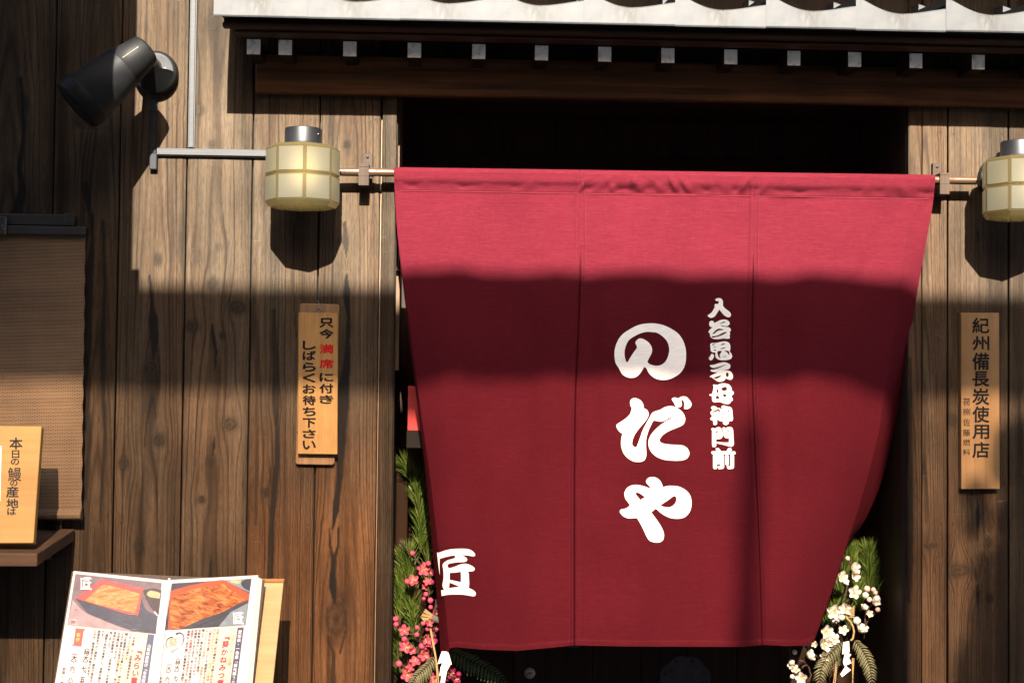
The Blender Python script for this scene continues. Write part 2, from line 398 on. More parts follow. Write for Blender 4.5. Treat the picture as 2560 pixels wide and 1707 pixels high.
def plank_mesh(name, planks, z0, z1, knots, streaks, parent):
    """planks: list of (xa, xb, dict). All knots and streaks are given in photo pixels."""
    V = []; Fc = []; G = []; D = []; Wm = []; T = []; off = 0
    KN = []
    for kx, ky, rx, ry, dd in knots:
        p = W(kx, ky); KN.append((p.x, p.z, rx*.00132, ry*.00132, min(1.0, dd*1.3+.1)))
    ST = []
    for wgt, pts in streaks:
        q = [(W(x, y).x, W(x, y).z, ww*.0012) for x, y, ww in pts]; ST.append((wgt, q))
    zs = np.concatenate([np.arange(z0, .62, .04), np.arange(.62, 2.84, .005), np.arange(2.84, z1+.02, .04)])
    for pi_, (xa, xb, P) in enumerate(planks):
        xa2, xb2 = xa+P.get('gap', .0024), xb-P.get('gap', .0024)
        step = P.get('step', .0036 if -1.62 < xb and xa < 1.72 else .02); nx = max(4, int((xb2-xa2)/step))
        xs = np.concatenate([[xa2, xa2, xa2+.0015], np.linspace(xa2+.004, xb2-.004, nx), [xb2-.0015, xb2, xb2]])
        dep = np.full(len(xs), P.get('d', 0.0)); dep[[0, -1]] -= .022; dep[[1, -2]] -= .0022; dep[[2, -3]] -= .0006
        X, Z = np.meshgrid(xs, zs); dY = np.broadcast_to(dep, X.shape).copy()
        sd_ = P.get('seed', pi_*13+5)
        dY += .0006*ns(X*30+Z*1.3, sd_+9)
        r = np.random.RandomState(sd_)
        xw = X + P.get('wob', .0024)*ns(Z*1.6, sd_) + .0012*ns(Z*6+X*8, sd_+1)
        kn = [k for k in KN if xa-.01 < k[0] < xb+.01]
        for kx, kz, rx, rz, dd in kn:
            dx = xw-kx; dz = Z-kz
            e = np.exp(-(dx/(2.0*rx+.004))**2 - (dz/(4.5*rz+.01))**2)
            xw = kx + dx*(1-.86*e)
        cx = xa + P.get('cx', .5)*(xb-xa); H = P.get('h', .05) + P.get('s', .03)*(Z-1.6) + .006*ns(Z*1.1, sd_+3)
        g = np.sqrt((xw-cx)**2 + H**2)/P.get('sp', .0066)
        dark = np.full(X.shape, P.get('dark', 0.0))
        lowd = ns(Z*1.3+X*42, sd_+4)+.6*ns(Z*3.4+X*90, sd_+5)
        dark = dark + np.clip((lowd-.82+P.get('char', 0.0))*.8, 0, .72)
        for kx, kz, rx, rz, dd in kn:
            q = np.sqrt(((X-kx)/rx)**2+((Z-kz)/rz)**2) + .05*np.sin(np.arctan2(Z-kz, X-kx)*2+kx*50) + .07*ns(Z*160+X*230, sd_+11)
            ins = np.clip(1.3-q, 0, 1)
            g = np.where(q < 1.0, np.floor(g)+.75, g)
            dark = np.maximum(dark, dd*np.clip(ins*1.8, 0, 1)*(.80+.20*np.cos(q*7+ns(Z*300+X*260, sd_+12))))
            dark = np.maximum(dark, .35*dd*np.exp(-((q-1.25)/.3)**2))
        for wgt, q in ST:
            if not any(xa-.03 < a[0] < xb+.03 for a in q): continue
            best = np.full(X.shape, 9.0)
            for a, b2 in zip(q, q[1:]):
                vx, vz = b2[0]-a[0], b2[1]-a[1]; L2 = vx*vx+vz*vz+1e-12
                t = np.clip(((X-a[0])*vx+(Z-a[1])*vz)/L2, 0, 1)
                ww = a[2]+(b2[2]-a[2])*t
                dd = np.hypot(X-a[0]-vx*t, (Z-a[1]-vz*t)*.55)
                best = np.minimum(best, dd/np.maximum(ww*.5, .0005))
            best = best + .18*ns(Z*45+X*60, sd_+7)
            dark = np.maximum(dark, wgt*np.clip((1.18-best)*2.6, 0, 1))
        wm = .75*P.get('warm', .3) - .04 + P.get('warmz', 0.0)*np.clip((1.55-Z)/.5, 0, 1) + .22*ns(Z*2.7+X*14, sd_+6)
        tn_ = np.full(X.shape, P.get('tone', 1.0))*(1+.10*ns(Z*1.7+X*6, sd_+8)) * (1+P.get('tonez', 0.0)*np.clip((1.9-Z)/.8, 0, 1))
        nz, nc = X.shape
        V.append(np.stack([X, -dY, Z], -1).reshape(-1, 3))
        i, j = np.meshgrid(np.arange(nz-1), np.arange(nc-1), indexing='ij')
        a = (i*nc+j).ravel()+off
        Fc.append(np.stack([a, a+1, a+nc+1, a+nc], -1))
        for lst, arr in ((G, g), (D, np.clip(dark, 0, 1)), (Wm, np.clip(wm, 0, 1)), (T, tn_)): lst.append(arr.ravel())
        off += nz*nc
    V = np.concatenate(V); Fc = np.concatenate(Fc)
    me = bpy.data.meshes.new(name); me.vertices.add(len(V)); me.vertices.foreach_set('co', V.ravel())
    me.loops.add(len(Fc)*4); me.loops.foreach_set('vertex_index', Fc.ravel().astype(np.int32))
    me.polygons.add(len(Fc)); me.polygons.foreach_set('loop_start', np.arange(0, len(Fc)*4, 4, dtype=np.int32))
    me.polygons.foreach_set('use_smooth', np.zeros(len(Fc), dtype=bool))
    me.update(calc_edges=True); me.validate()
    for nm, arr in (('grain', G), ('dark', D), ('warm', Wm), ('tone', T)):
        at_ = me.attributes.new(nm, 'FLOAT', 'POINT'); at_.data.foreach_set('value', np.concatenate(arr).astype(np.float32))
    me.materials.append(m_wall)
    return link(name, me, parent)

shop = thing('restaurant_front', 'dark weathered timber front of an eel restaurant with a tiled eave over its doorway', 'building', (0, 0, 0))
X0 = lambda px, py=1000: W(px, py).x
ZTOP = 3.35
KN_L = [(380, 924, 13, 22, 1.0), (398, 1100, 14, 13, .75), (310, 1158, 12, 11, .8), (345, 1366, 9, 14, .7), (395, 648, 9, 12, .6),
        (531, 709, 11, 14, .5), (490, 640, 15, 17, .25), (548, 618, 8, 9, .35), (594, 768, 19, 15, .8), (480, 815, 15, 11, .75),
        (557, 838, 7, 8, .9), (575, 1060, 15, 15, .6), (525, 1152, 7, 10, .8), (505, 1249, 9, 8, .7), (533, 58, 13, 14, .5),
        (500, 275, 10, 10, .45), (531, 361, 8, 8, .55), (665, 1230, 9, 10, .8), (868, 362, 8, 10, .7), (862, 598, 9, 11, .6), (939, 299, 2, 2, 1), (925, 305, 2, 2, 1), (938, 540, 2, 2, 1), (640, 300, 2, 2, 1), (775, 300, 2, 2, 1), (606, 40, 2, 2, 1), (470, 300, 2, 2, 1), (440, 260, 2, 2, 1), (305, 1300, 2, 2, 1), (440, 1304, 2, 2, 1), (605, 1306, 2, 2, 1), (640, 1308, 2, 2, 1), (772, 1310, 2, 2, 1), (806, 1309, 2, 2, 1),
        (841, 1545, 26, 42, .55), (690, 1010, 7, 9, .6), (200, 300, 12, 16, .7), (60, 260, 10, 18, .7), (660, 480, 6, 9, .3)]
ST_L = [(1.0, [(374, 690, 5), (380, 765, 10), (384, 800, 24), (386, 850, 20), (384, 895, 8)]),
        (.7, [(384, 800, 8), (366, 880, 3), (364, 930, 2)]), (.7, [(388, 850, 8), (397, 890, 4), (398, 930, 2)]),
        (1.0, [(379, 985, 3), (380, 1000, 13), (374, 1020, 8), (366, 1060, 3), (360, 1120, 2)]), (.7, [(384, 1010, 6), (391, 1040, 3), (392, 1100, 2)]),
        (1.0, [(530, 812, 4), (531, 830, 9), (540, 880, 9), (537, 920, 4)]), (.7, [(526, 830, 3), (523, 900, 2)]),
        (1.0, [(536, 1092, 2), (535, 1112, 7), (531, 1140, 3)]), (1.0, [(527, 1400, 3), (525, 1440, 8), (527, 1500, 6), (522, 1600, 3)]),
        (.8, [(684, 780, 10), (688, 880, 16), (690, 980, 20), (690, 1060, 10)]), (.9, [(693, 1030, 8), (692, 1160, 12), (690, 1180, 16), (680, 1300, 14), (676, 1440, 18), (680, 1560, 8)]),
        (.8, [(676, 1170, 4), (672, 1240, 3), (675, 1320, 6)]),
        (1.0, [(866, 690, 6), (866, 735, 20), (872, 790, 8), (868, 900, 16), (858, 985, 30), (856, 1060, 24), (850, 1180, 16), (840, 1270, 16), (832, 1320, 6)]),
        (.95, [(824, 1320, 4), (824, 1355, 5), (832, 1400, 10)]), (.95, [(846, 1320, 5), (846, 1360, 5), (836, 1400, 10)]),
        (1.0, [(834, 1395, 14), (832, 1460, 20), (836, 1500, 10)]), (.8, [(818, 1520, 4), (820, 1600, 4), (834, 1630, 8), (832, 1707, 14)]),
        (.8, [(858, 1500, 4), (866, 1570, 5), (850, 1630, 5)]),
        (.9, [(228, 540, 12), (232, 600, 8), (222, 700, 26), (216, 760, 30), (220, 860, 18), (212, 980, 26), (222, 1100, 14), (212, 1240, 16)]),
        (.8, [(258, 560, 10), (262, 700, 8), (256, 900, 12), (262, 1100, 8), (250, 1300, 6)]),
        (1.0, [(40, 535, 30), (56, 480, 22), (48, 420, 12), (60, 330, 8), (52, 200, 10)]), (.9, [(214, 470, 20), (222, 520, 12)]),
        (.8, [(862, 560, 8), (864, 610, 14), (866, 640, 4)]), (.35, [(866, 330, 10), (868, 380, 12)]),
        (.6, [(735, 560, 5), (732, 700, 7), (740, 840, 5)]), (.55, [(640, 900, 6), (644, 1100, 10), (640, 1300, 6)])]
ed = [X0(v) for v in (-1000, -830, -660, -490, -330, -180, -40, 122, 288, 457, 622, 790, 944)]
pl = []
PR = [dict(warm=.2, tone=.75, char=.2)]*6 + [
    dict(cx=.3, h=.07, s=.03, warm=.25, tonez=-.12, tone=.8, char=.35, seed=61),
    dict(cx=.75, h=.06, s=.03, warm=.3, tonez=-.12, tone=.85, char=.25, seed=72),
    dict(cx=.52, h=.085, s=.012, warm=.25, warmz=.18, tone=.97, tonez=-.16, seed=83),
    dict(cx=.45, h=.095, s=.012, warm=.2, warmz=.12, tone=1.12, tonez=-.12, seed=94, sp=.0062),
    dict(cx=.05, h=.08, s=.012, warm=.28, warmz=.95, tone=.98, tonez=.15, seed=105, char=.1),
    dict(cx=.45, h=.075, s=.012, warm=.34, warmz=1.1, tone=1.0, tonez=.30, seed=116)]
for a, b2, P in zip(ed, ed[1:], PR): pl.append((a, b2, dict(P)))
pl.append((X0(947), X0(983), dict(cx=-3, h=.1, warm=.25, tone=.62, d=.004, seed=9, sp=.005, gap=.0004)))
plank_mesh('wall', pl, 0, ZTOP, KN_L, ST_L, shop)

KN_R = [(2352, 330, 2, 2, 1), (2385, 335, 2, 2, 1), (2506, 338, 2, 2, 1), (2318, 1306, 2, 2, 1), (2354, 1308, 2, 2, 1), (2384, 1310, 2, 2, 1), (2508, 1312, 2, 2, 1), (2470, 1354, 9, 11, .9), (2392, 1425, 40, 14, .5), (2474, 1495, 8, 9, .9), (2325, 1363, 14, 5, .6), (2381, 1050, 12, 14, .6), (2600, 700, 10, 14, .6)]
ST_R = [(1.0, [(2444, 1250, 4), (2445, 1290, 10), (2443, 1350, 3)]), (1.0, [(2438, 1420, 3), (2440, 1440, 9), (2441, 1450, 4)]),
        (1.0, [(2443, 1462, 4), (2445, 1490, 9), (2444, 1512, 3)]), (.8, [(2441, 575, 2), (2444, 590, 6), (2447, 606, 2)]),
        (.9, [(2444, 470, 2), (2447, 480, 4)]), (.7, [(2452, 1130, 3), (2456, 1250, 8), (2462, 1400, 4)]),
        (.6, [(2428, 1390, 3), (2436, 1430, 5)]), (.6, [(2458, 1380, 4), (2446, 1440, 4)]),
        (.8, [(2275, 900, 8), (2276, 1300, 14), (2273, 1500, 10)]), (.5, [(2312, 1000, 6), (2316, 1300, 10)]),
        (.35, [(2500, 300, 60), (2500, 800, 60)]), (.5, [(2506, 1230, 30), (2506, 1700, 40)])]
edr = [X0(v) for v in (2269.5, 2304, 2369, 2522, 2690, 2860, 3030, 3200, 3400)]
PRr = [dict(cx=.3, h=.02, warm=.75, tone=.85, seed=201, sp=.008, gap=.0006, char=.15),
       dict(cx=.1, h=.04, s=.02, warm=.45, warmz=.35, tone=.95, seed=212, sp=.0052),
       dict(cx=-1.2, h=.05, s=.02, warm=.32, warmz=.25, tone=.98, seed=223, sp=.0047, gap=.0030),
       dict(cx=2.2, h=.05, warm=.25, tone=.85, seed=234, sp=.005)] + [dict(warm=.2, tone=.8)]*4
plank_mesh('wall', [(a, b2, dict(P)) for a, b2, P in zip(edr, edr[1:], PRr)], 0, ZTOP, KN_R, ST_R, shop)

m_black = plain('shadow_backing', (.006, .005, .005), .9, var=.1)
m_dark = wood('dark_interior_wood', (.036, .022, .0135), (.014, .0095, .007), 'z', 70)
m_frame = wood('door_frame_wood', (.026, .0125, .006), (.010, .0055, .0035), 'z', 90)
m_raw = plain('raw_edge', (.16, .105, .06), .7, var=.2)
m_beam = wood('beam_wood', (.125, .050, .018), (.026, .0115, .0055), 'x', 60, contrast=.8, bump=.3, big=6)
m_fascia = wood('eave_wood', (.052, .027, .0155), (.018, .0105, .007), 'x', 80)
# backing behind the boards, and the pale strip seen in the joint beside the post
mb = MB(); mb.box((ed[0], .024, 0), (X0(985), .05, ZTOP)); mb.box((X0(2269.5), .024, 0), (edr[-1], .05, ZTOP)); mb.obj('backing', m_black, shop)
mb = MB(); mb.box((X0(944.6), .0015, 0), (X0(946.6), .02, W(945, 300).z)); mb.obj('joint_strip', m_raw, shop)
# wall above the beam
zb0 = W(1400, 236).z
XJL, XJR = X0(983.5), X0(2269)
mb = MB(); mb.box((XJL, .004, W(1400, 190).z), (XJR, .05, ZTOP)); mb.obj('upper_wall', m_dark, shop)

# doorway recess
RD = .50
zl = W(1400, 240).z
mb = MB()
mb.box((XJL-.10, .052, 0), (XJL-.0005, RD+.02, ZTOP-.3)); mb.obj('jamb', m_dark, shop)
MB().box((XJR+.0005, .052, 0), (XJR+.10, RD+.02, ZTOP-.3)).obj('jamb', m_dark, shop)
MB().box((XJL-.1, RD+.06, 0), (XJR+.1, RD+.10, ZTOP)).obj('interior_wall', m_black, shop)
MB().box((XJL, .052, zl+.02), (XJR, RD, zl+.06)).obj('recess_ceiling', m_dark, shop)
mb = MB(); nb = 9
zr0 = W(1400, 395, -RD).z
for i in range(nb):
    a = XJL+(XJR-XJL)*i/nb; b2 = XJL+(XJR-XJL)*(i+1)/nb
    mb.box((a+.001, RD+.012, zr0), (b2-.001, RD+.03, zl+.06), 0, .001)
mb.obj('transom_boards', m_dark, shop)
MB().box((XJL, RD-.03, W(1400, 432, -RD).z-.05), (XJR, RD+.03, zr0), 0, .003).obj('transom_rail', m_frame, shop)
# slim lit posts just inside the left jamb
mb = MB()
for a, b2, y0, y1, d in ((987, 998, 250, 676, -.10), (987, 998, 690, 925, -.07), (998, 1004, 250, 700, -.2)):
    pbox(mb, a, y0, b2, y1, d-.05, d)
m_jam = wood('pale_jamb_wood', (.12, .078, .045), (.06, .037, .02), 'z', 90)
mb.obj('door_jamb_slat', m_jam, shop)
mb = MB(); pbox(mb, 986, 1150, 1016, 1900, -RD+.03, -.3, 0, .003); mb.obj('inner_post', m_frame, shop)
# sliding door at the back of the recess
door = MB(); zd = W(1400, 432, -RD).z-.05
xs0, xs1 = W(1157, 1660, -RD).x, W(1283, 1660, -RD).x
MB().box((XJL, RD-.012, 0), (xs0, RD+.03, zd), 0, .002).obj('side_panel', m_dark, shop)
mb = MB(); mb.box((W(1040, 1660, -RD).x, RD-.025, 0), (xs1, RD-.013, zd), 0, .003); mb.obj('door_stile', m_frame, shop)
mb = MB(); mb.box((xs1+.001, RD-.012, 0), (W(1362, 1660, -RD).x, RD+.02, zd), 0, .002)
xa = W(1362, 1660, -RD).x; k = 0
while xa < XJR-.01:
    xb_ = min(XJR, xa+.16+.03*math.sin(k*3)); mb.box((xa+.001, RD-.004, 0), (xb_-.001, RD+.02, zd), 0, .0015); xa = xb_; k += 1
drm = mb.obj('door', m_dark, shop)
m_chrome = plain('lock_metal', (.62, .58, .52), .4, .5, var=.1)
lk = W(1324, 1681, -RD+.012); mb = MB()
mb.lathe(lk, (0, -1, 0), [(0, .0185), (.006, .0185), (.008, .0165), (.0085, .0145), (.0065, .0138), (.0065, .0125), (.010, .0118), (.011, .009), (.011, .0)], 32)
mb.box((lk.x-.0012, lk.y-.0125, lk.z-.005), (lk.x+.0012, lk.y-.0105, lk.z+.005), 1)
mb.obj('lock_cylinder', [m_chrome, m_black], drm)
m_iron = plain('blackened_iron', (.045, .045, .047), .5, .3, var=.35, vscale=40, bump=.2)
def medallion(px, py, r):
    c = W(px, py, -RD+.004); mb = MB(); N = 120; vs = []; 
    for lay, (sc, y) in enumerate(((1.0, 0), (1.0, -.004), (.95, -.006))):
        for k in range(N):
            a = 2*math.pi*k/N; rr_ = r*sc*(1-.10*abs(math.sin(a*4+.35))**.6*-1 - .07)
            vs.append(c+Vector((math.cos(a)*rr_, y, math.sin(a)*rr_)))
    fs = [(a*N+k, a*N+(k+1) % N, (a+1)*N+(k+1) % N, (a+1)*N+k) for a in (0, 1) for k in range(N)] + [tuple(2*N+k for k in range(N))]
    mb.add(vs, fs)
    for k in range(8):
        a = math.pi*(k+.5)/4+.05; p = c+Vector((math.cos(a)*r*.82, -.006, math.sin(a)*r*.82))
        mb.lathe(p, (0, -1, 0), [(0, .0055), (.002, .005), (.0035, .002), (.0038, 0)], 10)
    return mb.obj('door_medallion', m_iron, drm)
medallion(1712, 1702, .088); medallion(1424, 1552, .088)

# ------------------------------------------------------------------ lintel, rafters, eave
mb = MB(); pbox(mb, 638, 150, 3300, 262, -.02, .032)
zB = W(1454, 248).z; mbx = MB()
bl = W(638, 200, .032).x; mbx.box((bl, -.032, W(1454, 247, .032).z), (edr[-1], .003, W(1454, 151, .032).z), 0, .004)
mbx.obj('lintel_beam', m_beam, shop)
EAVE = .30
z_t = W(1500, 61, EAVE).z                       # bottom of the tile fronts
m_white, n, l, b = mnode('white_rafter_paint'); setp(b, (.72, .69, .62), .7, 0, .2)
l.new(ramp_(n, l, noise_(n, l, 60, detail=6), [(.3, (.52, .47, .40)), (.5, (.80, .77, .70)), (.7, (.84, .82, .76))]), b.inputs['Base Color'])
m_raft = wood('rafter_wood', (.024, .014, .009), (.010, .007, .005), 'y', 80)
RAF = [(634, 122), (713, 123), (874.5, 125), (1036, 127), (1197, 130), (1354, 133), (1512, 136), (1670, 138), (1827, 141), (1985, 144), (2137, 145.5), (2290, 148), (2446, 150), (2606, 153), (2766, 155)]
DR = .154
zrm = W(1512, 136, DR).z
for px, py in RAF:
    c = W(px, py, DR); hw = .0187; hh = .0212
    mb = MB(); mb.box((c.x-hw, -DR+.002, zrm-hh), (c.x+hw, .003, zrm+hh), 0, .0012)
    o = mb.obj('rafter', m_raft, shop)
    mb = MB(); mb.box((c.x-hw-.0006, -DR, zrm-hh-.0006), (c.x+hw+.0006, -DR+.0018, zrm+hh+.0006), 0, .0008)
    mb.obj('painted_end', m_white, o)
xE0 = W(557, 80, .25).x; xE1 = edr[-1]
MB().box((xE0, -.262, W(1500, 88, .262).z), (xE1, -.236, z_t-.006), 0, .003).obj('fascia_board', m_fascia, shop)
MB().box((xE0+.03, -.232, zrm+.022), (xE1, -.17, W(1500, 88, .262).z-.001), 0, .003).obj('fascia_board', m_fascia, shop)
mb = MB()   # boarding under the tiles
za = z_t-.004
mb.add([(xE0, -.235, za-.0), (xE1, -.235, za), (xE1, .003, za+.10), (xE0, .003, za+.10), (xE0, -.235, za+.012), (xE1, -.235, za+.012), (xE1, .003, za+.112), (xE0, .003, za+.112)],
       [(0, 3, 2, 1), (4, 5, 6, 7), (0, 1, 5, 4), (0, 4, 7, 3), (1, 2, 6, 5), (2, 3, 7, 6)])
mb.obj('soffit_board', m_fascia, shop)
# roof tiles
roof = thing('roof', None, None, (0, -.1, z_t)); par(roof, shop)
m_tile, n, l, b = mnode('smoked_clay_tile'); setp(b, (.08, .08, .082), .5, .0, .25)
tc = n.new('ShaderNodeTexCoord').outputs['Object']
t1 = noise_(n, l, 14, tc, 5, .6); t2 = noise_(n, l, 90, tc, 4, .65, stretch=(1, 1, .35))
cc = ramp_(n, l, t1, [(.25, (.027, .0278, .0300)), (.5, (.042, .0425, .0438)), (.75, (.053, .0526, .0515))])
st_ = n.new('ShaderNodeAttribute'); st_.attribute_name = 'stain'
stn = math_(n, l, 'MULTIPLY', st_.outputs['Fac'], ramp_(n, l, t2, [(.36, 0.0), (.55, 1.0)]))
cc = mix_(n, l, math_(n, l, 'MULTIPLY', stn, .85), cc, (.018, .0165, .013))
l.new(cc, b.inputs['Base Color']); bump_(n, l, b, t2, .12, .001)
TH = [(0, .096), (.06, .092), (.15, .080), (.25, .067), (.37, .056), (.5, .051), (.62, .0525), (.75, .057), (.88, .063), (1, .068)]
TW = W(1697, 40, EAVE).x - W(1469, 40, EAVE).x
SL = .12
def tile_mesh(front):
    N = 24; vs = []; fs = []; st = []
    L = .34
    prof = [(u/N, mono_tab(u/N, TH)) for u in range(N+1)]
    def row(y, dz, bottom=None):
        for u, h in prof:
            vs.append((u*TW, y, (h if bottom is None else bottom)+dz))
            st.append(math.exp(-((u-.5)/.14)**2)*(1.0 if bottom is None else .55))
    if front:
        row(0, 0, 0.0); row(-.002, 0, .004); row(-.002, -.004); row(.003, 0)
    else:
        row(.0, -.022); row(-.001, -.004); row(.004, 0)
    k0 = 2 if front else 1
    for s in (.3, .65, 1.0): row(L*s, L*s*SL)
    R = len(vs)//(N+1)
    for r in range(R-1):
        for u in range(N): fs.append((r*(N+1)+u, r*(N+1)+u+1, (r+1)*(N+1)+u+1, (r+1)*(N+1)+u))
    # side faces and underside for thickness
    o = len(vs); T_ = .02
    for side in (0, N):
        base = len(vs)
        for r in range(R):
            x, y, z = vs[r*(N+1)+side]; vs.append((x, y, z)); vs.append((x, y+.002, (0.0 if front and r < 3 else z-T_))); st += [0, 0]
        for r in range(R-1): fs.append((base+2*r, base+2*r+2, base+2*r+3, base+2*r+1))
    me = bpy.data.meshes.new('tile'); me.from_pydata(vs, [], fs); me.materials.append(m_tile)
    a = me.attributes.new('stain', 'FLOAT', 'POINT'); a.data.foreach_set('value', st)
    me.polygons.foreach_set('use_smooth', [False]*len(fs)); me.update(); return me
tf, tr_ = tile_mesh(True), tile_mesh(False)
xt0 = W(768, 40, EAVE).x - TW
NT = 12
for r in range(3):
    for i in range(NT):
        o = link('eave_tile' if r == 0 else 'roof_tile', tf if r == 0 else tr_, None)
        jx = random.uniform(-.001, .001)
        o.location = (xt0+i*(TW)+jx, -EAVE+r*.235+.0015*(i % 2), z_t+r*(.235*SL+.020)+random.uniform(-.0015, .0015))
        bpy.context.view_layer.update()
        o.parent = roof; o.matrix_parent_inverse = p_world(roof).inverted()
        if r == 0: o.scale.x = 1.003
m_under = plain('tile_underside', (.03, .03, .03), .8)
mb = MB(); mb.add([(xE0, -EAVE+.012, z_t+.003), (xE1, -EAVE+.012, z_t+.003), (xE1, .45, z_t+.003+.75*SL), (xE0, .45, z_t+.003+.75*SL)], [(0, 3, 2, 1)])
mb.obj('roof_deck', m_under, roof)
# unseen board added to throw the shade down the left side
d_s = 1.05
xr_ = X0(337, 320) - SUN_DX*d_s; zs_ = W(337, 690).z + SUN_SLOPE*d_s
sg = thing('shade_board', 'unseen dark board added above left of the eave to shade the wall', 'sign', (xr_-.5, -d_s, zs_))
MB().box((xr_-1.9, -d_s-.03, zs_), (xr_, -d_s, zs_+1.9), 0, .006).obj('board', m_frame, sg)
MB().box((xr_-1.9, -d_s-.034, zs_-.080), (xr_+.022, -d_s+.004, zs_+.02), 0, .003).obj('shade_strip', m_dkmetal, sg)  # added strip closing the sunlit gap below the board
for x in (xr_-1.7, xr_-.2): MB().tube([(x, -d_s-.015, zs_+1.85), (x, .03, zs_+1.85)], .012).obj('hanger', m_dkmetal, sg)
MB().box((ed[0], .03, ZTOP), (edr[-1], .10, ZTOP+2.4)).obj('upper_storey', m_dark, shop)
MB().box((xE0+.05, -1.21, 3.62), (edr[-1], .03, 3.72)).obj('shade_eave', m_fascia, shop)  # unseen overhang added to shade the wall behind the tiles
# ------------------------------------------------------------------ noren
m_red, n, l, b = mnode('red_cotton'); setp(b, (.066, .0062, .0112), .95, 0, .03)
tc = n.new('ShaderNodeTexCoord').outputs['Object']
slub = noise_(n, l, 150, tc, 4, .6, stretch=(.09, 1, 3.2)); fineh = noise_(n, l, 420, tc, 2, .5, stretch=(.10, 1, 2.4)); finev = noise_(n, l, 330, tc, 2, .5, stretch=(2.2, 1, .10))
blot = noise_(n, l, 2.6, tc, 3)
f = math_(n, l, 'MULTIPLY_ADD', fineh, .55, math_(n, l, 'MULTIPLY_ADD', slub, .5, math_(n, l, 'MULTIPLY', finev, .25)))
c0 = ramp_(n, l, f, [(.42, (.047, .0044, .0082)), (.66, (.065, .0065, .0112)), (.88, (.088, .0110, .0172))])
c1 = mix_(n, l, 1.0, c0, ramp_(n, l, blot, [(.3, .93), (.7, 1.07)]), 'MULTIPLY')
l.new(c1, b.inputs['Base Color']); bump_(n, l, b, f, .25, .0008)
trn = n.new('ShaderNodeBsdfTranslucent'); trn.inputs[0].default_value = (.10, .002, .005, 1)
ms = n.new('ShaderNodeMixShader'); ms.inputs[0].default_value = .16
l.new(b.outputs[0], ms.inputs[1]); l.new(trn.outputs[0], ms.inputs[2]); l.new(ms.outputs[0], n['Material Output'].inputs[0])
m_ink, n, l, b = mnode('white_dye'); setp(b, (.6, .6, .59), .9, 0, .03)
fi = math_(n, l, 'MULTIPLY_ADD', noise_(n, l, 420, None, 2, .5, stretch=(.10, 1, 2.4)), .55, math_(n, l, 'MULTIPLY', noise_(n, l, 150, None, 4, .6, stretch=(.09, 1, 3.2)), .5))
l.new(ramp_(n, l, fi, [(.40, (.60, .60, .595)), (.62, (.72, .72, .71))]), b.inputs['Base Color']); bump_(n, l, b, fi, .25, .0008)

LE = [(418, 986), (549, 993), (667, 1005), (850, 1029), (1040, 1054), (1189, 1075), (1359, 1095), (1500, 1112), (1625, 1124)]      # front line of the left hem
S1 = [(430, 1450), (667, 1451), (1040, 1437), (1612, 1435)]
S2 = [(438, 1886), (667, 1883), (925, 1880), (1160, 1889), (1380, 1899), (1610, 1906)]
CR = [(442, 2334), (560, 2277), (700, 2252), (840, 2236), (989, 2211), (1095, 2193), (1210, 2164), (1355, 2119), (1423, 2097), (1500, 2071), (1555, 2051), (1612, 2030)]
FL = [(442, 2339), (510, 2332), (691, 2300), (776, 2286), (840, 2276), (925, 2262), (1006, 2249), (1074, 2236), (1146, 2219), (1219, 2198), (1270, 2177), (1312, 2155), (1357, 2122), (1423, 2099), (1500, 2073), (1555, 2053), (1612, 2032)]
def top_y(px): return 420 + (px-988)*(441-420)/(2338-988)
def bot_y(px): return lerp_tab(px, [(1105, 1624), (1140, 1617), (1210, 1623), (1289, 1626), (1380, 1618), (1434, 1612), (1560, 1615), (1858, 1616), (1906, 1611), (1964, 1614), (2012, 1613), (2034, 1604)])
STN = np.random.RandomState(4)
PK = [(STN.uniform(1000, 2330), STN.uniform(7, 20), STN.uniform(-1, 1), STN.uniform(-.5, .5)) for _ in range(46)]
PK += [(STN.uniform(1440, 1900), STN.uniform(6, 12), STN.uniform(-1.3, 1.3), STN.uniform(-.7, .7)) for _ in range(34)]
CREASE = [(1010, 480, 1090, 900, .0035, 22), (1160, 500, 1130, 1000, .003, 26), (1300, 560, 1335, 1250, -.0035, 24), (1395, 620, 1400, 1500, .003, 20), (1475, 660, 1495, 1150, -.0035, 18), (1600, 520, 1570, 760, .0025, 24), (1690, 1180, 1720, 1590, .0035, 26), (1830, 600, 1815, 1250, .0045, 24), (1925, 650, 1960, 1350, -.0035, 24), (2040, 480, 2010, 1000, .003, 30), (2240, 500, 2120, 780, -.003, 20), (2010, 1130, 2120, 1180, .002, 9), (1190, 1250, 1230, 1600, -.003, 28), (1500, 1300, 1540, 1600, .003, 24)]
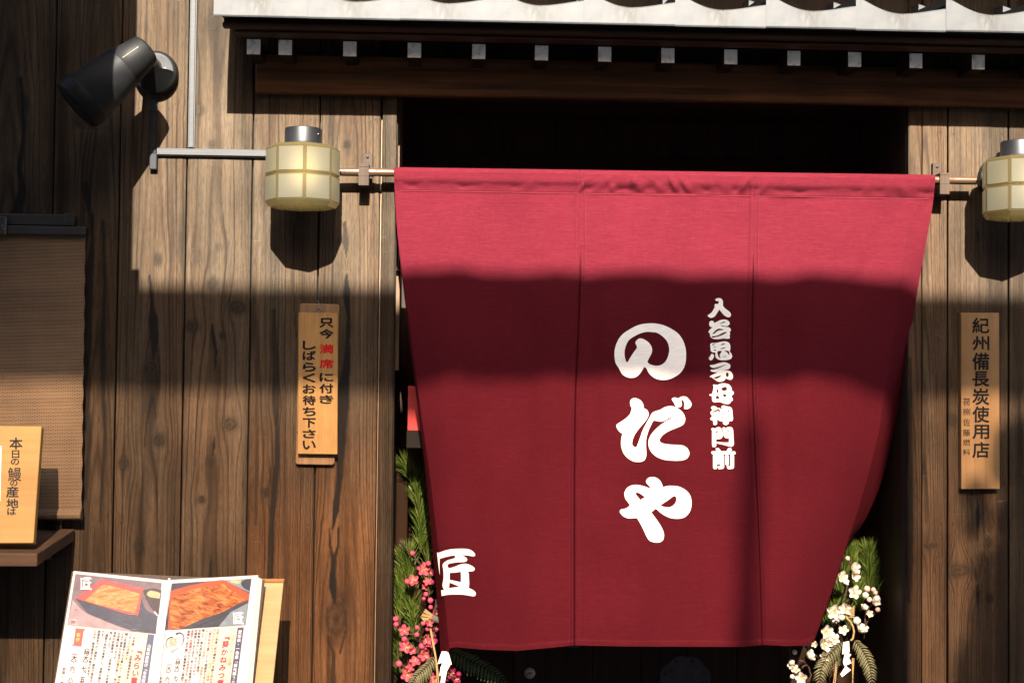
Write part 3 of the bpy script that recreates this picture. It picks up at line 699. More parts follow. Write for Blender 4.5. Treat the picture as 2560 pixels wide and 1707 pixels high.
def depth(px, py):
    """how far the cloth hangs in front of the wall at this spot"""
    ty = top_y(px); v = (py-ty)/(1615-ty); v = max(0, v)
    d = .060 + .013*math.sin(math.pi*min(1, v*1.5)) - .045*max(0, v-.35)**1.5/.52
    # sleeve round the pole and its puckers
    sv = (py-ty)/56
    if sv < 1.0:
        d += .0095*(1-sstep(sv, .35, 1.0))
        for x0, wd, a, sl in PK:
            d += .0085*a*math.exp(-((px-x0-sl*(py-ty))/wd)**2)*math.sin(math.pi*min(1, sv))**1.0
    else:
        for x0, wd, a, sl in PK:
            d += .0022*a*math.exp(-((px-x0-sl*56)/(wd*1.8))**2)*math.exp(-(sv-1)/1.5)
    if sv < 1.2: d = max(d, .0738 - .030*sstep(sv, .42, 1.2))
    # long soft folds
    am = .35*sstep(v, .03, .12)+.65*sstep(v, .1, .4)
    d += am*(.0105*math.sin(px*.0125+.6+v*.8) + .0065*math.sin(px*.027+2+v*1.4) + .0035*math.sin(px*.05+v*4))
    d += .0016*math.sin(px*.021+py*.016)*am + .0012*math.sin(px*.013-py*.024+1)*am
    # flat hem at the slits
    for x0, y0, x1, y1, a, wd in CREASE:
        q = ((px-x0)*(x1-x0)+(py-y0)*(y1-y0))/((x1-x0)**2+(y1-y0)**2)
        if -.3 < q < 1.3:
            e = math.hypot(px-x0-(x1-x0)*q, py-y0-(y1-y0)*q)/wd
            if e < 3: d += a*math.exp(-e*e)*sstep(q, -.3, .25)*(1-sstep(q, .75, 1.3))
    # the left edge swings back into the doorway
    le = mono_tab(py, LE); t = max(0.0, 1-(px-le)/330.0)
    d -= .155*sstep(v, .1, 1.05)*min(1.15, t)**2.3
    # the right edge curls back beyond its crease
    cr = mono_tab(py, CR); t = max(0.0, 1-(cr-px)/280.0)
    d -= .14*sstep(v, .06, 1.0)*min(1.0, t)**2.2
    if px > cr:
        k = (px-cr)/max(6.0, mono_tab(py, FL)-cr)
        d -= k*(.004+.022*sstep(v, .10, .24)+.080*sstep(v, .15, .65))
    return d
def cloth_pt(px, py, lift=0.0, dd=0.0): return W(px, py, depth(px, py)+lift+dd)

dp = .055; pA, pB = W(806, 429.5, dp), W(2440, 452, dp)
noren = thing('noren_curtain', 'deep red three panel cloth door curtain with white brush lettering hung from a bamboo pole', 'curtain', W(1662, 432, .06))
def cloth_panel(lo, hi, dd_lo, dd_hi, hem_lo, hem_hi, extra=None):
    """one panel between two edge tables"""
    us = [0, .004, .008, .0135, .0245, .027] + list(np.linspace(.04, .96, 72)) + [.973, .9755, .9865, .992, .996, 1]
    hem = [hem_lo if u < .026 else (hem_hi if u > .974 else 0) for u in us]
    if extra: us = us + [1+e for e in (.0001, .15, .35, .55, .75, .9, 1)]; hem += [0]*7
    vs_ = [-.005, -.004, -.003, -.002, -.001, 0, .003, .007] + list(np.linspace(.011, .043, 12)) + [.0455, .0475, .05] + list(np.linspace(.058, .975, 92)) + [.985, .989, .991, .995, 1.0]
    mb = MB(); V = []
    for v in vs_:
        for u, h in zip(us, hem):
            py = 425 + max(0, v)*1190
            for _ in range(3):
                a, b2 = mono_tab(py, lo), mono_tab(py, hi)
                px = a+(b2-a)*u if u <= 1 else b2+(mono_tab(py, extra)-b2)*(u-1)
                ty = top_y(px)
                by = bot_y(px)
                if extra and u > 1: by = min(by, 1606)
                py = ty + max(0, v)*(by-ty)
            grv = (.010*sstep(v, .16, .22)+.0015) if h else 0
            dd = -grv*max(0, 1-min(u, abs(1-u))/.007) + dd_lo*(1-min(1, u))*sstep(v, .10, .25) + dd_hi*min(1, u)*sstep(v, .10, .25) + h*.0022
            if v <= .0462 or v >= .9895: dd += .0020
            p = cloth_pt(px, py, dd)
            if v <= 0:
                a_ = math.radians(18-v*1000*29); q_ = (p.x-pA.x)/(pB.x-pA.x); pc_ = pA.lerp(pB, q_)
                p = Vector((p.x, pc_.y-math.cos(a_)*.0162, pc_.z+math.sin(a_)*.0162))
            V.append(p)
    nu = len(us)
    mb.add(V, [(i*nu+j, i*nu+j+1, (i+1)*nu+j+1, (i+1)*nu+j) for i in range(len(vs_)-1) for j in range(nu-1)], 0, True)
    for i, f in enumerate(mb.f): mb.f[i] = f[::-1]
    return mb.obj('cloth_panel', m_red, noren)
sh_ = lambda tab, dx: [(y, x+dx) for y, x in tab]
def slit(tab, up, dn):                       # sewn together above, hanging free below
    ys_ = sorted({y for y, x in tab} | {640, 690, 800})
    return [(y, mono_tab(y, tab)+(up if y <= 640 else dn)) for y in ys_]
pl_ = cloth_panel(LE, slit(S1, 1.0, .6), 0, .000, 0, 1)
pm_ = cloth_panel(slit(S1, -1.0, -.6), slit(S2, 1.0, .6), -.002, .000, 1, 1)
pr_ = cloth_panel(slit(S2, -1.0, -.8), CR, -.002, 0, 1, 0, FL)
# turned-back hem of the left edge
mb = MB(); V = []; rows = np.linspace(0, 1, 70)
for v in rows:
    py = 420+v*(1626-420); le = mono_tab(py, LE); wd = lerp_tab(py, [(420, 2), (700, 3), (1040, 7), (1400, 16), (1626, 23)])
    for k in range(5):
        t = k/4; q = W(le-wd*t, py+ (2*t if v == 1 else 0), depth(le, py) - .050*sstep(v, .1, .9)*t**1.2 - .001*t)
        V.append(q)
mb.add(V, [(i*5+j, (i+1)*5+j, (i+1)*5+j+1, i*5+j+1) for i in range(69) for j in range(4)], 0, True); 
for i, f in enumerate(mb.f): mb.f[i] = f[::-1]
mb.obj('hem', m_red, noren)

m_thread = plain('red_thread', (.088, .013, .018), .8, spec=.05, var=.2, vscale=300)
def stitch(pts, parent, wd=1.0):
    mb = MB(); V = []
    for i, (x, y) in enumerate(pts):
        a, c = pts[max(0, i-1)], pts[min(len(pts)-1, i+1)]; tx, ty = c[0]-a[0], c[1]-a[1]; q = math.hypot(tx, ty)
        for s in (-1, 1): V.append(cloth_pt(x-ty/q*wd*.5*s, y+tx/q*wd*.5*s, .0032))
    mb.add(V, [(2*i, 2*i+1, 2*i+3, 2*i+2) for i in range(len(pts)-1)]); face_front(mb); return mb.obj('stitching', m_thread, parent)
for pn, xa_, xb_ in ((pl_, 1000, 1447), (pm_, 1454, 1882), (pr_, 1890, 2325)):
    stitch([(x, top_y(x)+56.5) for x in np.linspace(xa_, xb_, 60)], pn, .9)
for pn, xa_, xb_ in ((pl_, 1140, 1430), (pm_, 1440, 1902), (pr_, 1912, 2026)):
    stitch([(x, bot_y(x)-12) for x in np.linspace(xa_, xb_, 40)], pn, .8)
for pn, tab, dx in ((pl_, S1, -11), (pm_, S1, 12), (pr_, S2, 12)):
    stitch([(mono_tab(y, tab)+dx, y) for y in np.linspace(436, 1606, 90)], pn, .7)
def traced(mb, loops, org, sc, fn, seg=5, maxlen=9):
    lp = [[(org[0]+p[0]/sc, org[1]+p[1]/sc)+tuple(p[2:]) for p in parse(t)] for t in loops]
    vs, fs = fill_shape(lp, seg, maxlen); mb.add([fn(x, y) for x, y in vs], fs)
lift = lambda x, y: cloth_pt(x, y, .0021)
def name_glyph(loops, org, sc, parent, nm='lettering', mx=9, seg=5):
    mb = MB()
    for lps in loops: traced(mb, lps, org, sc, lift, seg, mx)
    face_front(mb); return mb.obj(nm, m_ink, parent)
name_glyph([["140,820 150,720 185,600 240,490 330,385 430,315 580,230 700,185 830,163 960,158 1100,172 1250,215 1400,290 1520,375 1610,490 1665,610 1695,740 1702,870 1690,1000 1650,1130 1560,1250 1430,1335 1310,1380 1200,1392 1080,1375 980,1325 890,1240 850,1165 825,1125 785,1108c 740,1190 680,1270 610,1325 520,1345 420,1332 320,1275 265,1195 230,1125 170,1030 145,930",
  "360,790 362,860 375,930 395,990 415,1008c 440,980 500,880 560,790 615,715 630,680 620,640 600,600 605,555 640,515 680,488 740,490 820,525 890,580 940,650 960,720 955,790 920,870 880,940 857,995c 900,1040 980,1070 1080,1080 1160,1060 1240,1000 1300,900 1330,780 1330,690 1300,580 1240,490 1140,405 1060,362 980,350 860,343 760,360 650,400 540,460 450,530 395,630 368,720"]], (1520, 790), 8.709, pm_)
name_glyph([["480,240 490,180 530,140 585,130 650,145 720,190 765,260 780,350c 840,380 880,440 885,490 860,560 800,650 720,740 640,840 580,930 540,1030 525,1110 540,1165 590,1195 625,1185c 660,1100 700,990 740,870 790,760 840,665 900,560 960,450c 1040,410 1130,385 1220,335 1310,308 1380,305 1470,325 1560,380 1640,460 1678,550 1675,630 1640,700 1580,740 1450,795 1320,850 1210,920 1140,1000 1122,1045 1150,1090 1220,1120 1360,1140 1540,1150 1640,1165 1720,1215 1765,1290 1765,1370 1720,1440 1630,1480 1500,1490 1350,1485 1200,1465 1050,1400 950,1310 895,1210 878,1100 895,1010 940,920 1020,825 1130,725 1250,640 1340,590 1405,550c 1390,542 1320,570 1250,615 1160,640 1080,632 1010,615c 970,650 925,740 880,840 850,940 830,1040 828,1180 835,1310 830,1400 800,1470 740,1508 650,1517 540,1500 420,1425 340,1330 295,1210 283,1100 295,990 315,910c 240,850 190,770 182,720 215,685 300,630 400,560 485,470c 520,350c 490,295"],
  ["1388,155 1430,118 1480,122 1535,140c 1580,105 1640,93 1710,105 1770,165 1815,240 1812,300 1770,350 1710,368 1655,360c 1662,270 1655,210 1620,165 1592,180c 1605,240 1605,290 1570,325 1520,330 1470,300 1430,220"]], (1520, 980), 8.709, pm_)
name_glyph([["740,195 770,140 820,110 890,103 970,122 1040,175 1085,250 1112,325c 1200,300 1320,295 1450,312 1570,365 1660,440 1715,540 1733,660 1720,780 1680,880 1600,965 1500,1003 1400,1010 1270,993 1150,940 1050,875 985,815 950,793c 905,830 853,868c 920,960 1000,1070 1070,1180 1120,1290 1133,1380 1110,1470 1060,1515 990,1530 900,1520 810,1480 750,1390 690,1260 620,1120 545,995c 450,1000 350,1000 260,965 190,900 170,850 200,808 270,795 330,770 392,718c 350,655 300,590 275,520 270,450 310,360 380,305 460,278 560,275 680,300 770,330 848,362c 810,300 760,245",
  "515,465 540,440 580,447 650,490 720,540c 660,575 620,605c 570,545 530,500", "1045,728c 1130,665 1230,600 1310,540 1350,518 1390,535 1405,585 1390,650 1340,715 1280,752 1230,765 1140,752"]], (1530, 1180), 8.709, pm_)
name_glyph([["140,230c 190,232 300,195 430,155 600,130 800,122 1000,133 1110,175 1180,235 1208,285 1190,328 1120,330 1000,312 830,297c 900,335 960,380 985,430 960,475 880,495 720,500 580,520 480,540 440,575 440,620 475,660 540,655 650,620 760,575 880,545 1000,555 1100,595 1180,650 1195,700 1160,745 1090,755 1005,760c 1030,830 1035,950 1040,1080 1035,1170 1015,1215c 1100,1250 1190,1310 1228,1380 1200,1440 1130,1450 1000,1425 850,1405 650,1402 450,1410 270,1445c 255,1290c 340,1265c 300,1190 295,1100 320,980 325,840 315,700 295,610 310,540 400,465 520,420 650,385c 640,305c 520,325 380,355 215,400c 212,600 218,870c 180,600",
  "497,795c 640,790 795,770 808,800 812,920 805,1045 780,1050 640,1020 497,990c", "490,1070c 600,1110 770,1185c 700,1195 475,1222c"]], (1080, 1360), 11.2, pl_)
o1, o2, sc_ = (1750, 730), (1750, 950), 6.818
small = [
 (o1, [["258,130 290,108 335,103 375,125 393,170 393,235 430,280 500,335 528,380 515,420 470,428 410,395 365,345 330,298c 290,360 250,415 190,440 150,425 133,398 190,355 230,300 255,240c 245,225 265,203 310,205c 325,158c 285,155"]]),
 (o1, [["158,535 170,500 205,490 235,505 242,530c 300,500 350,478 410,468 465,480 500,515 500,550 465,578 420,578 365,565c 362,582c 440,592 500,605 525,640 520,665c 505,675c 512,710 503,745c 508,780 480,795 400,790 330,800 250,800 190,775 172,740 170,705c 148,690 150,665 180,630 218,600c 180,590 160,565", "345,540 400,508 415,518 380,530", "235,700 270,660 315,635 375,650 310,660 260,695", "235,745 300,738 380,700 420,690 410,708 350,738 260,762"]]),
 (o1, [["175,895 200,870 280,865 400,840 470,850 510,890 518,960 505,1010c 535,1050 548,1100 520,1140 430,1162 330,1155 275,1120 262,1070 265,1030c 215,1025 185,1000 178,940", "213,895 240,882 245,892 220,903", "235,940 258,930 260,938 238,945", "240,985 265,982 265,992 242,995", "358,900 395,880 415,890 375,900", "365,960 412,945 415,955 370,967", "308,1028 360,1022 335,1070 345,1108 318,1085", "430,1010 480,1010 490,1060 460,1025", "390,1105 435,1090 430,1100"], ["150,1130 175,1090 200,1052 235,1070 235,1110 210,1150 180,1165"]]),
 (o1, [["168,1248 230,1240 310,1215 400,1195 460,1205 510,1235 515,1275 490,1310 400,1335c 470,1335 530,1360 562,1420 555,1470 520,1495 475,1485 440,1465c 420,1500 370,1525 310,1525 250,1490 200,1455 165,1440 210,1410 300,1368c 240,1362 200,1355 180,1325 240,1320 330,1290 430,1245 425,1238 330,1270 250,1290 200,1285", "447,1398 470,1380 482,1410 462,1438", "255,1458 340,1428 330,1448 290,1468"]]),
 (o2, [["218,80 260,78 300,85c 360,58 440,57 500,80 535,130 543,180 572,200 570,240 540,255c 540,290c 560,325 550,350 528,365c 510,395 465,408 400,395 330,372 250,378 210,350 203,270c 165,262 165,245 210,230c 228,150 232,105", "290,165 300,160 312,200 288,200", "378,145 430,122 448,140 445,165 405,175", "278,285 295,270 322,305 280,310", "395,258 435,245 435,278 420,282", "380,348 428,352 425,360 382,355"]]),
 (o2, [["188,465 215,445 255,445 300,475c 340,480 370,495c 385,490 365,455 400,430 450,445 520,460 548,500 555,580 563,650 545,695 490,695c 490,735 440,765 395,740 392,705c 340,695 290,665c 290,740 260,765 228,750 226,695c 195,680 175,660 210,605c 180,570 190,530 235,500c 200,490", "215,560 260,520 315,510 320,545 300,530 250,545", "305,605 315,595 315,620", "378,560 395,552 390,572", "376,630 390,622 388,645", "482,520 492,510 497,530 485,538", "480,612 494,608 492,628"]]),
 (o2, [["192,835 215,815 255,828c 300,802 350,810 378,860 382,960 350,998 275,1005c 275,1050c 400,1062 495,1060c 495,990c 440,985 405,950 395,870 385,815 410,803 435,815c 490,797 540,805 565,850 570,970 578,1080 555,1125 510,1130 400,1100 275,1075c 270,1130 235,1138 208,1120 205,980 205,860", "268,885 305,865 300,882 272,897", "270,948 305,942 300,950 272,957", "455,875 492,860 488,872 460,882", "458,937 492,930 490,937 462,943"]])]
def widen(t, k=1.4):                        # open up the counters of the small characters
    q = parse(t); cx_ = sum(p[0] for p in q)/len(q); cy_ = sum(p[1] for p in q)/len(q)
    return ' '.join('%.1f,%.1f%s' % (cx_+(p[0]-cx_)*k, cy_+(p[1]-cy_)*k, 'c' if len(p) > 2 else '') for p in q)
small = [(og, [[lp[0]]+[widen(h) for h in lp[1:]] for lp in lps]) for og, lps in small]
for og, lps in small: name_glyph(lps, og, sc_, pm_, mx=14, seg=4)
mb = MB(); letter_rect(mb, '前', 1781, 1121, 1837, 1170, lift, .042); face_front(mb).obj('lettering', m_ink, pm_)

# ------------------------------------------------------------------ bamboo pole and its brackets
m_bam, n, l, b = mnode('bamboo'); setp(b, (.06, .032, .014), .32, 0, .5)
l.new(ramp_(n, l, noise_(n, l, 60, detail=4, stretch=(.12, 1, 1)), [(.3, (.034, .0165, .007)), (.6, (.050, .027, .012)), (.8, (.032, .015, .007))]), b.inputs['Base Color'])
pts = []; rads = []
L = (pB-pA).length; nodes = [.02, .075, .155, .27, .40, .52, .64, .76, .88, .955]
for i in range(161):
    t = i/160; p = pA.lerp(pB, t); r = .0122
    for q in nodes:
        e = (t-q)*L
        r += .0016*math.exp(-(e/.006)**2) - .0012*math.exp(-((e-.012)/.004)**2)
    pts.append(p); rads.append(r)
mb = MB(); mb.tube(pts, rads, 20)
pole = mb.obj('bamboo_pole', m_bam); tag(pole, 'thin tan bamboo pole carrying the red door curtain on two wooden brackets', 'pole')
m_brk = wood('bracket_wood', (.040, .026, .0175), (.026, .0165, .0115), 'z', 150, bump=.15)
m_zinc = plain('zinc_screw', (.13, .125, .12), .4, .9, var=.1)
def bracket(x0, x1, y0, y1, bx0, bx1, by0, by1, label):
    t = thing('pole_bracket', label, 'bracket', W((x0+x1)/2, y1, 0), 'wooden brackets holding the curtain pole')
    mb = MB(); pbox(mb, x0, y0, x1, y1, .002, .016, 0, .001); o = mb.obj('back_plate', m_brk, t)
    mb = MB(); c = W((x0+x1)/2, y0+9, .016); mb.lathe(c, (0, -1, 0), [(0, .0048), (.0012, .0046), (.0018, .003), (.0006, .0022), (.0004, 0)], 14); mb.obj('screw', m_zinc, o)
    a, b2 = W(bx0, by0, .072), W(bx1, by1, .072); pz = lerp_tab((a.x+b2.x)/2, [(pA.x, pA.z), (pB.x, pB.z)])
    mb = MB(); mb.box((a.x, -.072, b2.z), (b2.x, -.0165, pz-.0135), 0, .001); mb.box((a.x, -.072, pz-.0133), (b2.x, -.0695, pz+.0133)); mb.box((a.x, -.072, pz+.0135), (b2.x, -.0165, a.z), 0, .001)
    mb.obj('hook_block', m_brk, t)
bracket(907, 931, 384, 452, 896.5, 922, 408, 464, 'small brown wooden bracket on the planks beside the door post, between lantern and red curtain')
bracket(2332, 2354, 408, 475, 2350, 2374, 432, 486, 'small brown wooden bracket beyond the curtain end, on the wall right of the doorway')

# ------------------------------------------------------------------ wall lanterns
m_amber, n, l, b = mnode('amber_glass'); setp(b, (.032, .0262, .0130), .15, 0, .5); b.inputs['Coat Weight'].default_value = .5
tr = n.new('ShaderNodeBsdfTranslucent'); tr.inputs[0].default_value = (.58, .48, .24, 1)
ms = n.new('ShaderNodeMixShader'); ms.inputs[0].default_value = .22; l.new(b.outputs[0], ms.inputs[1]); l.new(tr.outputs[0], ms.inputs[2]); l.new(ms.outputs[0], n['Material Output'].inputs[0])
m_frost, n, l, b = mnode('frosted_pane'); setp(b, (.048, .0455, .037), .6, 0, .12)
tr = n.new('ShaderNodeBsdfTranslucent'); tr.inputs[0].default_value = (.85, .81, .64, 1)
ms = n.new('ShaderNodeMixShader'); ms.inputs[0].default_value = .25; l.new(b.outputs[0], ms.inputs[1]); l.new(tr.outputs[0], ms.inputs[2]); l.new(ms.outputs[0], n['Material Output'].inputs[0])
m_lcap = plain('bronze_grey_cap', (.0060, .0060, .0068), .42, .0, spec=.30, var=.1)
m_plate = plain('lamp_plate_grey', (.034, .034, .035), .5, .0, spec=.3, var=.1)
m_bulb, n, l, b = mnode('lit_bulb'); em = n.new('ShaderNodeEmission'); em.inputs[0].default_value = (1, .80, .42, 1); em.inputs[1].default_value = 1.0
l.new(em.outputs[0], n['Material Output'].inputs[0])
def lantern(cx_px, y0, y1, label):
    D = .150; R = .1062
    c = W(cx_px, (y0+y1)/2, D); zt = W(cx_px, y0, D+R*.95).z; zb = W(cx_px, y1, D+R*.95).z
    t = thing('wall_lantern', label, 'lantern', (c.x, 0, (zt+zb)/2), 'octagonal wall lanterns')
    c = Vector((c.x, -D, 0)); A0 = math.radians(8.6)
    def P(r, k, z): a = A0 + k*math.pi/4; return Vector((c.x+math.sin(a)*r, c.y-math.cos(a)*r, z))
    mb = MB(); zm = (zt+zb)/2
    ch = .012
    for k in range(8):
        for za, zc in ((zm+.002, zt), (zb, zm-.002)):
            q = [P(R, k, za), P(R, k+1, za), P(R, k+1, zc), P(R, k, zc)]
            inn = []; ce = sum(q, Vector())/4; nn = (q[1]-q[0]).cross(q[3]-q[0]).normalized()
            ux = (q[1]-q[0]).normalized(); uz = Vector((0, 0, 1)); hw = (q[1]-q[0]).length/2; hh = (zc-za)/2
            m1, m2 = .0036, .0030
            rim = [ce+ux*sx*(hw-m1)+uz*sz*(hh-m2) for sx, sz in ((-1, -1), (1, -1), (1, 1), (-1, 1))]
            top = [p+nn*.0022 - (ux*sx+uz*sz)*.0012 for p, (sx, sz) in zip(rim, ((-1, -1), (1, -1), (1, 1), (-1, 1)))]
            mb.add(q+rim, [(i, (i+1) % 4, 4+(i+1) % 4, 4+i) for i in range(4)], 0)
            mb.add(rim+top, [(i, (i+1) % 4, 4+(i+1) % 4, 4+i) for i in range(4)], 0)
            mb.add(top, [(0, 1, 2, 3)], 1)
        g = R-.004; mb.add([P(R, k, zm-.002), P(R, k+1, zm-.002), P(g, k+1, zm), P(g, k, zm), P(R, k+1, zm+.002), P(R, k, zm+.002)], [(0, 1, 2, 3), (3, 2, 4, 5)], 0)
        # shoulder and bottom
        mb.add([P(R, k, zt), P(R, k+1, zt), P(R*.93, k+1, zt+.008), P(R*.93, k, zt+.008), P(.05, k+1, zt+.017), P(.05, k, zt+.017)], [(0, 1, 2, 3), (3, 2, 4, 5)], 0)
        mb.add([P(R, k+1, zb), P(R, k, zb), P(R*.9, k, zb-.013), P(R*.9, k+1, zb-.013)], [(0, 1, 2, 3)], 0)
        mb.add([P(R*.9, k+1, zb-.013), P(R*.9, k, zb-.013), (c.x, c.y, zb-.017)], [(0, 1, 2)], 0)
    mb.obj('glass_shade', [m_amber, m_frost], t)
    mb = MB(); mb.lathe((c.x, c.y, zt+.013), (0, 0, 1), [(0, .0565), (.004, .0552), (.006, .0535), (.046, .0535), (.048, .0525), (.0485, .050), (.0485, 0)], 48); cap = mb.obj('cap', m_lcap, t)
    mb = MB()
    aa = math.radians(-8); pz = Vector((c.x+math.sin(math.radians(58))*.0536, c.y-math.cos(math.radians(58))*.0536, zt+.042)); mb.lathe(pz, (math.sin(1.0), -math.cos(1.0), 0), [(0, .003), (.002, .0028), (.0025, 0)], 10)
    mb.obj('cap_screw', m_zinc, cap)
    mb = MB(); pc = Vector((c.x, -.001, (zt+zb)/2+.048)); mb.lathe(pc, (0, -1, 0), [(0, .070), (.018, .070), (.023, .067), (.0245, .063), (.0245, 0)], 48); pl = mb.obj('wall_plate', m_lcap, t)
    mb = MB(); mb.lathe(pc+Vector((0, -.0246, 0)), (0, -1, 0), [(0, .061), (.0018, .0605), (.002, 0)], 48); mb.obj('plate_disc', m_plate, pl)
    mb = MB(); mb.box((c.x-.022, c.y+.03, zt+.018), (c.x+.022, -.027, zt+.048), 0, .003); mb.obj('arm', m_lcap, t)
    mb = MB(); bz = c + Vector((math.sin(A0)*.068, -math.cos(A0)*.068, 0))
    mb.lathe((bz.x, bz.y, zb+.030), (0, 0, 1), [(0, .004), (.006, .013), (.02, .017), (.075, .017), (.095, .011), (.115, .010)], 20); mb.obj('bulb', m_bulb, t)
lantern(757, 361, 497, 'lit octagonal amber glass lantern, the whole one, on the planks left of the red curtain')
lantern(2548, 392, 524, 'lit octagonal amber glass lantern cut by the picture edge right of the bamboo pole')

# ------------------------------------------------------------------ spot light
m_spot, n, l, b = mnode('black_spot_paint'); setp(b, (.010, .010, .011), .32, .0, .14)
dn = noise_(n, l, 25, detail=5); l.new(ramp_(n, l, dn, [(.3, (.0034, .0034, .0039)), (.75, (.0068, .0068, .0064))]), b.inputs['Base Color']); l.new(math_(n, l, 'MULTIPLY_ADD', dn, .3, .42), b.inputs['Roughness'])
m_lens = plain('lens_glass', (.10, .09, .06), .2, 0, .6)
spot = thing('spotlight', 'black cylindrical spotlight tilted down to the left on a round wall base', 'spotlight', W(395, 186, 0))
P0, P1 = W(367, 122, .215), W(190, 266, .275); ax = (P1-P0).normalized(); Lz = (P1-P0).length
mb = MB(); mb.lathe(P0, ax, [(-.002, .0), (-.002, .036), (.001, .042), (.006, .0445), (Lz*.335, .0600), (Lz*.34, .0588), (Lz*.345, .0588)], 56); mb.obj('rear_cap', m_spot, spot)
mb = MB(); mb.lathe(P0, ax, [(Lz*.345, .0615), (Lz*.85, .0760), (Lz*.855, .0795), (Lz*.87, .0800), (Lz*.985, .0765), (Lz, .0735), (Lz*.995, .0715), (Lz*.93, .071)], 56); bodyo = mb.obj('housing', m_spot, spot)
mb = MB(); mb.lathe(P0, ax, [(Lz*.955, .0712), (Lz*.96, .066), (Lz*.965, 0)], 40); mb.obj('lens', m_lens, spot)
side = (ax.cross(Vector((0, 0, 1)))).normalized(); upv = side.cross(ax).normalized()
if side.y > 0: side = -side
mb = MB()   # slot along the rear cap
for s0, s1, off, mi in ((.10, .32, 0, 0),):
    e = (side*.96+upv*.28).normalized()
    a = P0+ax*(Lz*s0)+e*(.0478); b2 = P0+ax*(Lz*s1)+e*(.0583)
    mb.tube([a, b2], .0022, 8)
mb.obj('ridge', m_lens, bodyo)
pc = W(393, 186, .0)
mb = MB(); mb.lathe(pc, (0, -1, 0), [(-.001, .0645), (.026, .0645), (.032, .062), (.036, .057), (.037, .056), (.037, 0)], 56)
bp = mb.obj('wall_base', m_spot, spot)
MB().lathe(pc+Vector((0, -.0372, 0)), (0, -1, 0), [(0, .0545), (.0008, .054), (.0008, 0)], 48).obj('base_disc', plain('grey_base_disc', (.020, .020, .021), .45, spec=.25, var=.2), bp)  # front disc in a lighter grey than the base
mb = MB(); mb.lathe(pc+Vector((.030, -.0380, .006)), (0, -1, 0), [(0, .006), (.003, .006), (.004, .004), (.004, 0)], 14); mb.obj('base_screw', m_zinc, bp)
jc = P0+ax*(Lz*.20) + Vector((0, .045, 0))
q0 = pc+Vector((-.012, -.037, .01))
mb = MB(); mb.tube([q0, q0+Vector((0, -.03, 0)), q0.lerp(jc, .75), jc], [.027, .026, .022, .02], 24); mb.lathe(q0, (0, -1, 0), [(0, .033), (.010, .033), (.012, .030), (.012, 0)], 28)
mb.obj('swivel_arm', m_spot, spot)

# ------------------------------------------------------------------ surface cable trunking
m_alu, n, l, b = mnode('brushed_aluminium'); setp(b, (.045, .045, .046), .5, .15, .3)
l.new(ramp_(n, l, noise_(n, l, 400, detail=3, stretch=(.02, 1, 1)), [(.3, (.028, .028, .0295)), (.7, (.042, .042, .0425))]), b.inputs['Base Color'])
m_alu2 = plain('dark_duct', (.010, .0105, .012), .5, .0, spec=.2, var=.15)
def duct(mb, x0, y0, x1, y1, vert):
    """shallow trunking with a raised, ribbed lid"""
    pbox(mb, x0, y0, x1, y1, .0022, .010, 0, .0006)
    if vert:
        w_ = x1-x0; pbox(mb, x0+w_*.14, y0+.5, x1-w_*.14, y1-.5, .0102, .0145, 0, .0012)
    else:
        h = y1-y0; pbox(mb, x0+.5, y0+h*.14, x1-.5, y1-h*.14, .0102, .0145, 0, .0012)
tr_ = thing('cable_trunking', 'slim silver wiring duct running down and across to the left lantern', 'wiring duct', W(480, 372, 0))
ztop = W(482, -60).z
mb = MB(); xa, xb_ = W(471.5, 200, .0145).x, W(488.5, 200, .0145).x
mb.box((xa, -.010, W(479, 370, .01).z), (xb_, -.0022, 3.0), 0, .0006); mb.box((xa+.003, -.0145, W(479, 370, .01).z+.0005), (xb_-.003, -.0102, 3.0), 0, .0012)
mb.obj('vertical_duct', m_alu, tr_)
mb = MB(); za, zc = W(530, 391.5, .0145).z, W(530, 372, .0145).z; xa, xb_ = W(391, 381, .0145).x, W(760, 381, .0145).x
mb.box((xa, -.010, za), (xb_, -.0022, zc), 0, .0006); mb.box((xa+.0005, -.0145, za+.003), (xb_, -.0102, zc-.003), 0, .0012)
mb.obj('horizontal_duct', m_alu, tr_)
dk_ = thing('spotlight_wiring_duct', 'short black duct dropping from the spotlight base to the silver duct', 'wiring duct', W(383, 420, 0))
mb = MB(); duct(mb, 374, 248, 391, 384, True); mb.obj('duct', m_alu2, dk_)
mb = MB(); pbox(mb, 373, 383, 392, 424, .002, .019, 0, .0025); mb.obj('end_cap', plain('duct_cap', (.010, .0105, .012), .5, .0, spec=.2, var=.1), dk_)
mb = MB(); pbox(mb, 372.5, 262, 392, 280, .002, .0175, 0, .002); mb.obj('coupling', m_alu2, dk_)

